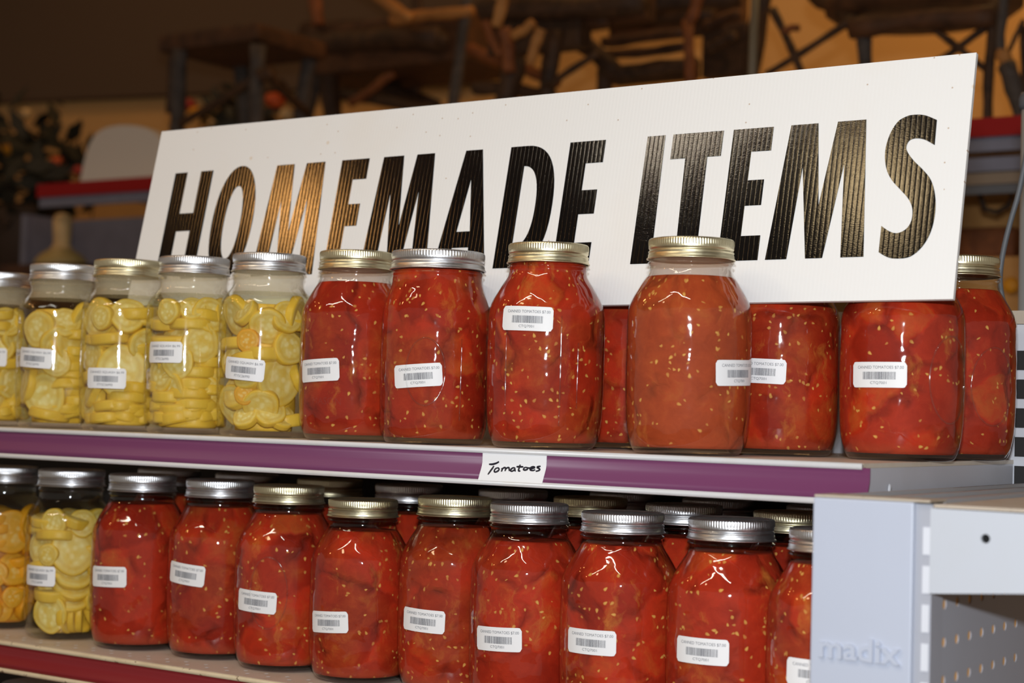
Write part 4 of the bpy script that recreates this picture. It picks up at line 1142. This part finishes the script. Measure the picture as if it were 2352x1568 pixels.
# log rocking chair
DY[0] = 0.0
t = furn('log_chair', 'log chair with reddish peeled uprights in the middle of the high shelf', 'chair', 1220, 1.8)
for k_, a_, b_, r_, m_ in (
  ('back_post', (1165, -50, 1.64), (1140, 62, 1.64), 15, 'peeled'), ('arm_post', (1160, 66, 1.66), (1172, 165, 1.66), 16, 'rust_wood'), ('arm_post', (1115, 50, 1.7), (1150, 130, 1.7), 12, 'rust_wood'), ('brace', (1180, 85, 1.64), (1226, 52, 1.64), 12, 'peeled'),
  ('brace', (1242, 66, 1.64), (1215, 150, 1.64), 13, 'peeled'), ('seat_rail', (1110, 26, 1.72), (1480, 8, 1.72), 26, 'bark'), ('seat_rail', (1180, -14, 1.9), (1500, -20, 1.9), 26, 'bark'), ('seat_slat', (1240, 58, 1.8), (1400, 40, 1.8), 24, 'plank'),
  ('leg', (1180, 130, 1.7), (1150, 330, 1.7, 1), 27, 'bark'), ('leg', (1275, 70, 1.75), (1245, 330, 1.75, 1), 20, 'bark'), ('brace', (1255, 198, 1.74), (1372, 122, 1.74), 9, 'bark'), ('stretcher', (1080, 110, 1.9), (1280, 190, 1.8), 14, 'rust_wood'), ('stretcher', (1090, 200, 1.8), (1270, 215, 1.8), 16, 'bark')):
    log(t, k_, a_, b_, r_, m_)

slab(t, 'seat', 1120, 1330, 20, 105, 1.76, 0.05, 'bark')
slab(t, 'backrest', 1290, 1480, -40, 40, 1.80, 0.05, 'plank')
# slatted bench
DY[0] = 0.24
t = furn('slatted_bench', 'low slatted bench with a curved dark frame right of the log chair', 'bench', 1480, 1.8)
for k_, a_, b_, r_, m_ in (
  ('seat_rail', (1300, 70, 1.7), (1420, 165, 1.7), 22, 'bark'), ('seat_slat', (1385, 98, 1.75), (1575, 74, 1.75), 13, 'plank'), ('seat_slat', (1390, 128, 1.72), (1585, 108, 1.72), 12, 'plank'), ('seat_slat', (1320, 55, 1.9), (1640, 30, 1.9), 20, 'bark'),
  ('stretcher', (1380, 172, 1.7), (1600, 150, 1.7), 20, 'bark'), ('leg', (1388, 150, 1.7), (1382, 330, 1.7, 1), 18, 'bark'), ('arm_post', (1618, -40, 1.68), (1580, 58, 1.68), 14, 'rust_wood'), ('leg', (1578, 48, 1.68), (1598, 330, 1.68, 1), 13, 'rust_wood'),
  ('seat_rail', (1480, 12, 1.7), (1700, -10, 1.75), 24, 'bark'), ('back_slat', (1625, 110, 1.85), (1690, 80, 1.85), 14, 'bark'), ('back_slat', (1620, 60, 1.85), (1700, 30, 1.85), 14, 'plank'), ('leg', (1760, -30, 1.72), (1690, 330, 1.9, 1), 22, 'bark')):
    log(t, k_, a_, b_, r_, m_)

slab(t, 'backrest', 1400, 1700, -40, 66, 2.17, 0.04, 'plank')
slab(t, 'apron', 1400, 1590, 150, 176, 2.12, 0.04, 'bark')
slab(t, 'side_board', 1612, 1712, 60, 170, 2.16, 0.04, 'bark')
# twig table at right
DY[0] = 0.05
t = furn('twig_table', 'twig side table with a thick brown rim and crossed braces above the sign corner', 'table', 2100, 1.8)
for k_, a_, b_, r_, m_ in (
  ('brace', (1775, 20, 1.72), (1862, 210, 1.72), 10, 'bark'), ('brace', (1965, 42, 1.72), (1760, 172, 1.72), 9, 'bark'), ('brace', (1800, 70, 1.71), (1835, 62, 1.71), 9, 'rust_wood'),
  ('rim', (1955, 62, 1.7), (2285, 34, 1.7), 26, 'plank'), ('rim', (1870, -20, 1.9), (1975, 60, 1.72), 24, 'bark'), ('leg', (1988, 60, 1.71), (1985, 330, 1.71, 1), 17, 'bark_grey'), ('leg', (2282, 0, 1.71), (2272, 190, 1.71, 1), 13, 'bark'),
  ('brace', (2135, 58, 1.71), (2262, 158, 1.71), 9, 'bark'), ('brace', (2268, 62, 1.72), (2130, 158, 1.72), 9, 'bark')):
    log(t, k_, a_, b_, r_, m_)
c0 = at(2120, 12, Y=1.9) - t.location
v, f, uv = lathe([(0.001, -0.03), (0.16, -0.028), (0.185, -0.01), (0.185, 0.012), (0.17, 0.02), (0.001, 0.02)], 40, None, False, False)
mesh_obj('tabletop', [(x + c0.x, y * 0.8 + c0.y, z + c0.z) for x, y, z in v], f, M['plank'], t)
# chair leg at far right
t = furn('cane_chair', 'grey brown chair with a tan jointed leg at the far end of the high shelf', 'chair', 2320, 1.75)
for k_, a_, b_, r_, m_ in (('back_post', (2306, -40, 1.68), (2298, 120, 1.68), 12, 'bark_grey'), ('leg_joint', (2305, 118, 1.68), (2310, 150, 1.68), 17, 'peeled'), ('leg', (2310, 148, 1.68), (2350, 260, 1.68, 1), 22, 'bark_grey'),
                           ('brace', (2352, 45, 1.7), (2316, 118, 1.7), 6, 'bark'), ('back_post', (2352, 60, 1.72), (2352, 260, 1.72, 1), 9, 'bark')):
    log(t, k_, a_, b_, r_, m_)
# metal pole among the furniture
A_ = at(1736, -60, Y=1.62); B__ = at(1722, 330, Y=1.62); d_ = B__ - A_; B__ = A_ + d_ * ((RAILZ - A_.z) / d_.z)
o = tube('display_pole', [A_, A_.lerp(B__, 0.5), B__], 10 * depth(A_) / FPX, M['olive_pole']); tag(o, 'slim olive grey pole standing among the rustic furniture', 'pole')

# rounded white board standing on the high shelf
bb = at(275, 420, Y=1.58); zt = at(290, 286, Y=1.58).z; xl = at(182, 420, Y=1.58).x; xr = at(385, 420, Y=1.58).x
prof = [(xl, RAILZ)] + bez((xl + 0.0, RAILZ), (xl + 0.02, zt - 0.02), (xl + 0.04, zt), ((xl * 0.55 + xr * 0.45), zt), 14)[1:] + bez(((xl * 0.55 + xr * 0.45), zt), (xr - 0.05, zt - 0.005), (xr, zt - 0.03), (xr, RAILZ), 10)[1:]
n = len(prof); v = [(x, 1.58, z) for x, z in prof] + [(x, 1.61, z) for x, z in prof]
f = [tuple(range(n)), tuple(range(2 * n - 1, n - 1, -1))] + [(i, n + i, n + (i + 1) % n, (i + 1) % n) for i in range(n)]
o = mesh_obj('rounded_board', v, f, M['white_board'], None, False); tag(o, 'off white board with a rounded top standing on the red edged shelf', 'board')

# bell shaped cream ornament below the high shelf
pz = at(140, 612, Y=1.58); r_ = 62 * depth(pz) / FPX
hz_ = at(140, 488, Y=1.58).z - pz.z
v, f, uv = lathe([(r_, 0), (r_ * 0.96, hz_ * 0.10), (r_ * 0.75, hz_ * 0.22), (r_ * 0.42, hz_ * 0.32), (r_ * 0.30, hz_ * 0.42), (r_ * 0.33, hz_ * 0.62), (r_ * 0.36, hz_ * 0.85), (r_ * 0.26, hz_ * 0.96), (0.002, hz_)], 40, None, True)
orn = thing('bell_ornament', 'cream bell shaped ornament with a tall neck behind the squash jars', 'ornament', pz)
cut = 3
mesh_obj('base', [tuple(p) for p in v[:4 * 41]], [q for q in f if max(q) < 4 * 41], plain('tan_base', srgb(176, 150, 92), 0.5), orn)
o = mesh_obj('neck', v, [q for q in f if min(q) >= 3 * 41], M['cream'], orn)
pb = box('display_stand', pz.x - 0.12, pz.x + 0.14, 1.50, 1.70, FLOOR, pz.z - 0.001, M['plank']); tag(pb, 'dark wooden stand under the cream bell ornament', 'stand')

# flower arrangements
def bouquet(name, label, px, py, Y, rpx, blooms, seed, group=None, ground=FLOOR):
    c = at(px, py, Y=Y); R = rpx * depth(c) / FPX
    t = thing(name, label, 'flowers', (c.x, c.y, ground), 0, group)
    rd = random.Random(seed); v, f = [], []
    cl = Vector((0, 0, c.z - ground))
    for i in range(260):
        d = Vector((rd.gauss(0, 1), rd.gauss(0, 1), rd.gauss(0, 1))).normalized() * R * rd.uniform(0.3, 1.0)
        a = Vector((rd.gauss(0, 1), rd.gauss(0, 1), rd.gauss(0, 1))).normalized() * R * 0.22; b = a.cross(d).normalized() * R * 0.09
        p = cl + d; k0 = len(v); v += [p - a, p + b, p + a, p - b]; f.append((k0, k0 + 1, k0 + 2, k0 + 3))
    mesh_obj('foliage', v, f, M['leaf'], t, False)
    v, f, uv = lathe([(R * 0.35, 0), (R * 0.5, min(0.3, R)), (R * 0.45, min(0.34, R * 1.1)), (0.01, min(0.3, R))], 24)
    zoff = max(0.0, c.z - ground - R * 1.5)
    mesh_obj('pot', [(x, y, z + zoff) for x, y, z in v], f, M['wicker'], t)
    if zoff > 0.05: tube('stand', [(0, 0, 0), (0, 0, zoff + 0.01)], R * 0.18, M['wicker'], t)
    for bx, by, br, bm_ in blooms:
        q = at(bx, by, Y=Y - 0.02) - t.location; rr = br * depth(c) / FPX
        prof = [(0.02 * rr, -0.8 * rr), (0.6 * rr, -0.6 * rr), (rr, 0), (0.75 * rr, 0.55 * rr), (0.25 * rr, 0.7 * rr), (0.02 * rr, 0.55 * rr)]
        v, f, uv = lathe(prof, 20, lambda tt, r, z: 1 + 0.18 * math.sin(6 * tt), True, True)
        mesh_obj('bloom', [(x + q.x, y + q.y, z + q.z) for x, y, z in v], f, M[bm_], t)
    return t
bouquet('flower_arrangement', 'dark leafy arrangement with yellow blooms at the left edge of the background', 60, 400, 2.1, 190, [(8, 340, 34, 'yellow'), (132, 372, 17, 'orange'), (60, 260, 14, 'cream'), (180, 392, 15, 'redb')], 5)
bouquet('flower_arrangement', 'autumn flowers in red and orange seen between the stool legs', 560, 285, 2.2, 120, [(452, 258, 18, 'yellow'), (545, 250, 20, 'redb'), (500, 285, 20, 'cream'), (632, 230, 24, 'orange'), (660, 262, 18, 'cream'), (575, 285, 16, 'redb'), (430, 240, 20, 'redb')], 9, None, RAILZ)

# wire basket under the high shelf, at right
t = thing('wire_basket', 'dark wire basket with a looped handle hanging under the red edged shelf', 'basket', at(2290, 470, Y=1.7))
lp = [at(2245 + 8, 400, Y=1.7), at(2250, 445, Y=1.7), at(2262, 480, Y=1.7), at(2290, 487, Y=1.7), at(2318, 470, Y=1.7), at(2328, 430, Y=1.7), at(2330, 395, Y=1.7)]
tube('handle', [p - t.location for p in [Vector(q) for q in smoothprof([tuple(x) [:2] + (0,) for x in lp], 1)] ] if False else [p - t.location for p in lp], 6 * depth(t.location) / FPX, M['wicker'], t, 8)
for i in range(6):
    a_ = at(2228 + i * 19, 395, Y=1.72); b_ = at(2222 + i * 19, 430, Y=1.74)
    tube('wire', [a_ - t.location, b_ - t.location], 4 * depth(a_) / FPX, M['wicker'], t, 6)
p_ = at(2270, 560, Y=1.7); q_ = at(2235, 600, Y=1.7)
o = box('wooden_crate', at(2180, 560, Y=1.66).x, at(2330, 560, Y=1.66).x, 1.66, 1.9, at(2270, 592, Y=1.66).z, at(2270, 520, Y=1.66).z, M['rust_wood'], None, 0.01); tag(o, 'reddish brown wooden crate behind the nearest gold lidded jar', 'crate')
o = box('crate_stand', at(2170, 600, Y=1.66).x, at(2420, 600, Y=1.66).x, 1.64, 1.93, FLOOR, at(2270, 593, Y=1.66).z, M['tan_wood']); tag(o, 'tan wooden stand under the reddish crate', 'stand')
dsk = at(2308, 652, Y=1.6)
v, f, uv = lathe([(0.002, 0), (0.011, 0.001), (0.014, 0.006), (0.011, 0.012), (0.002, 0.014)], 24)
o = mesh_obj('yellow_knob', [(x + dsk.x, z + 1.625, y + dsk.z) for x, y, z in v], f, M['yellow']); tag(o, 'small yellow knob on the tan stand, right of the jar lid', 'knob')

# grey post and cord near the right edge
pt = at(2350, 240, Y=0.62); pb_ = at(2352, 720, Y=0.62)
t = thing('grey_post', 'slim grey metal post with a dark cap at the right edge, behind the shelf', 'post', (pt.x + 0.006, 0.62, FLOOR))
v, f, uv = lathe([(0.0075, 0), (0.0075, pt.z - FLOOR), (0.0005, pt.z - FLOOR)], 24); mesh_obj('pole', v, f, M['pole'], t)
zc_ = pt.z - FLOOR
v, f, uv = lathe([(0.009, zc_ - 0.006), (0.0105, zc_ - 0.002), (0.0105, zc_ + 0.006), (0.008, zc_ + 0.012), (0.0005, zc_ + 0.014)], 24); mesh_obj('cap', v, f, M['pole_cap'], t)
cp = [(2362, 330), (2350, 395), (2338, 450), (2322, 505), (2308, 560), (2299, 610), (2297, 650), (2304, 690), (2318, 718), (2340, 742), (2365, 756)]
P = [at(x, y, Y=0.42) for x, y in cp]
ps = []
for i in range(len(P) - 1):
    a, b, c, d = P[max(i - 1, 0)], P[i], P[i + 1], P[min(i + 2, len(P) - 1)]
    for k in range(5):
        tt = k / 5
        ps.append(0.5 * ((2 * b) + (c - a) * tt + (2 * a - 5 * b + 4 * c - d) * tt * tt + (3 * b - a - 3 * c + d) * tt ** 3))
ps.append(P[-1])
o = tube('power_cord', ps, 0.0026, M['cord'], None, 10); tag(o, 'grey power cord hanging in a loop beside the jar at the slotted upright', 'cord')
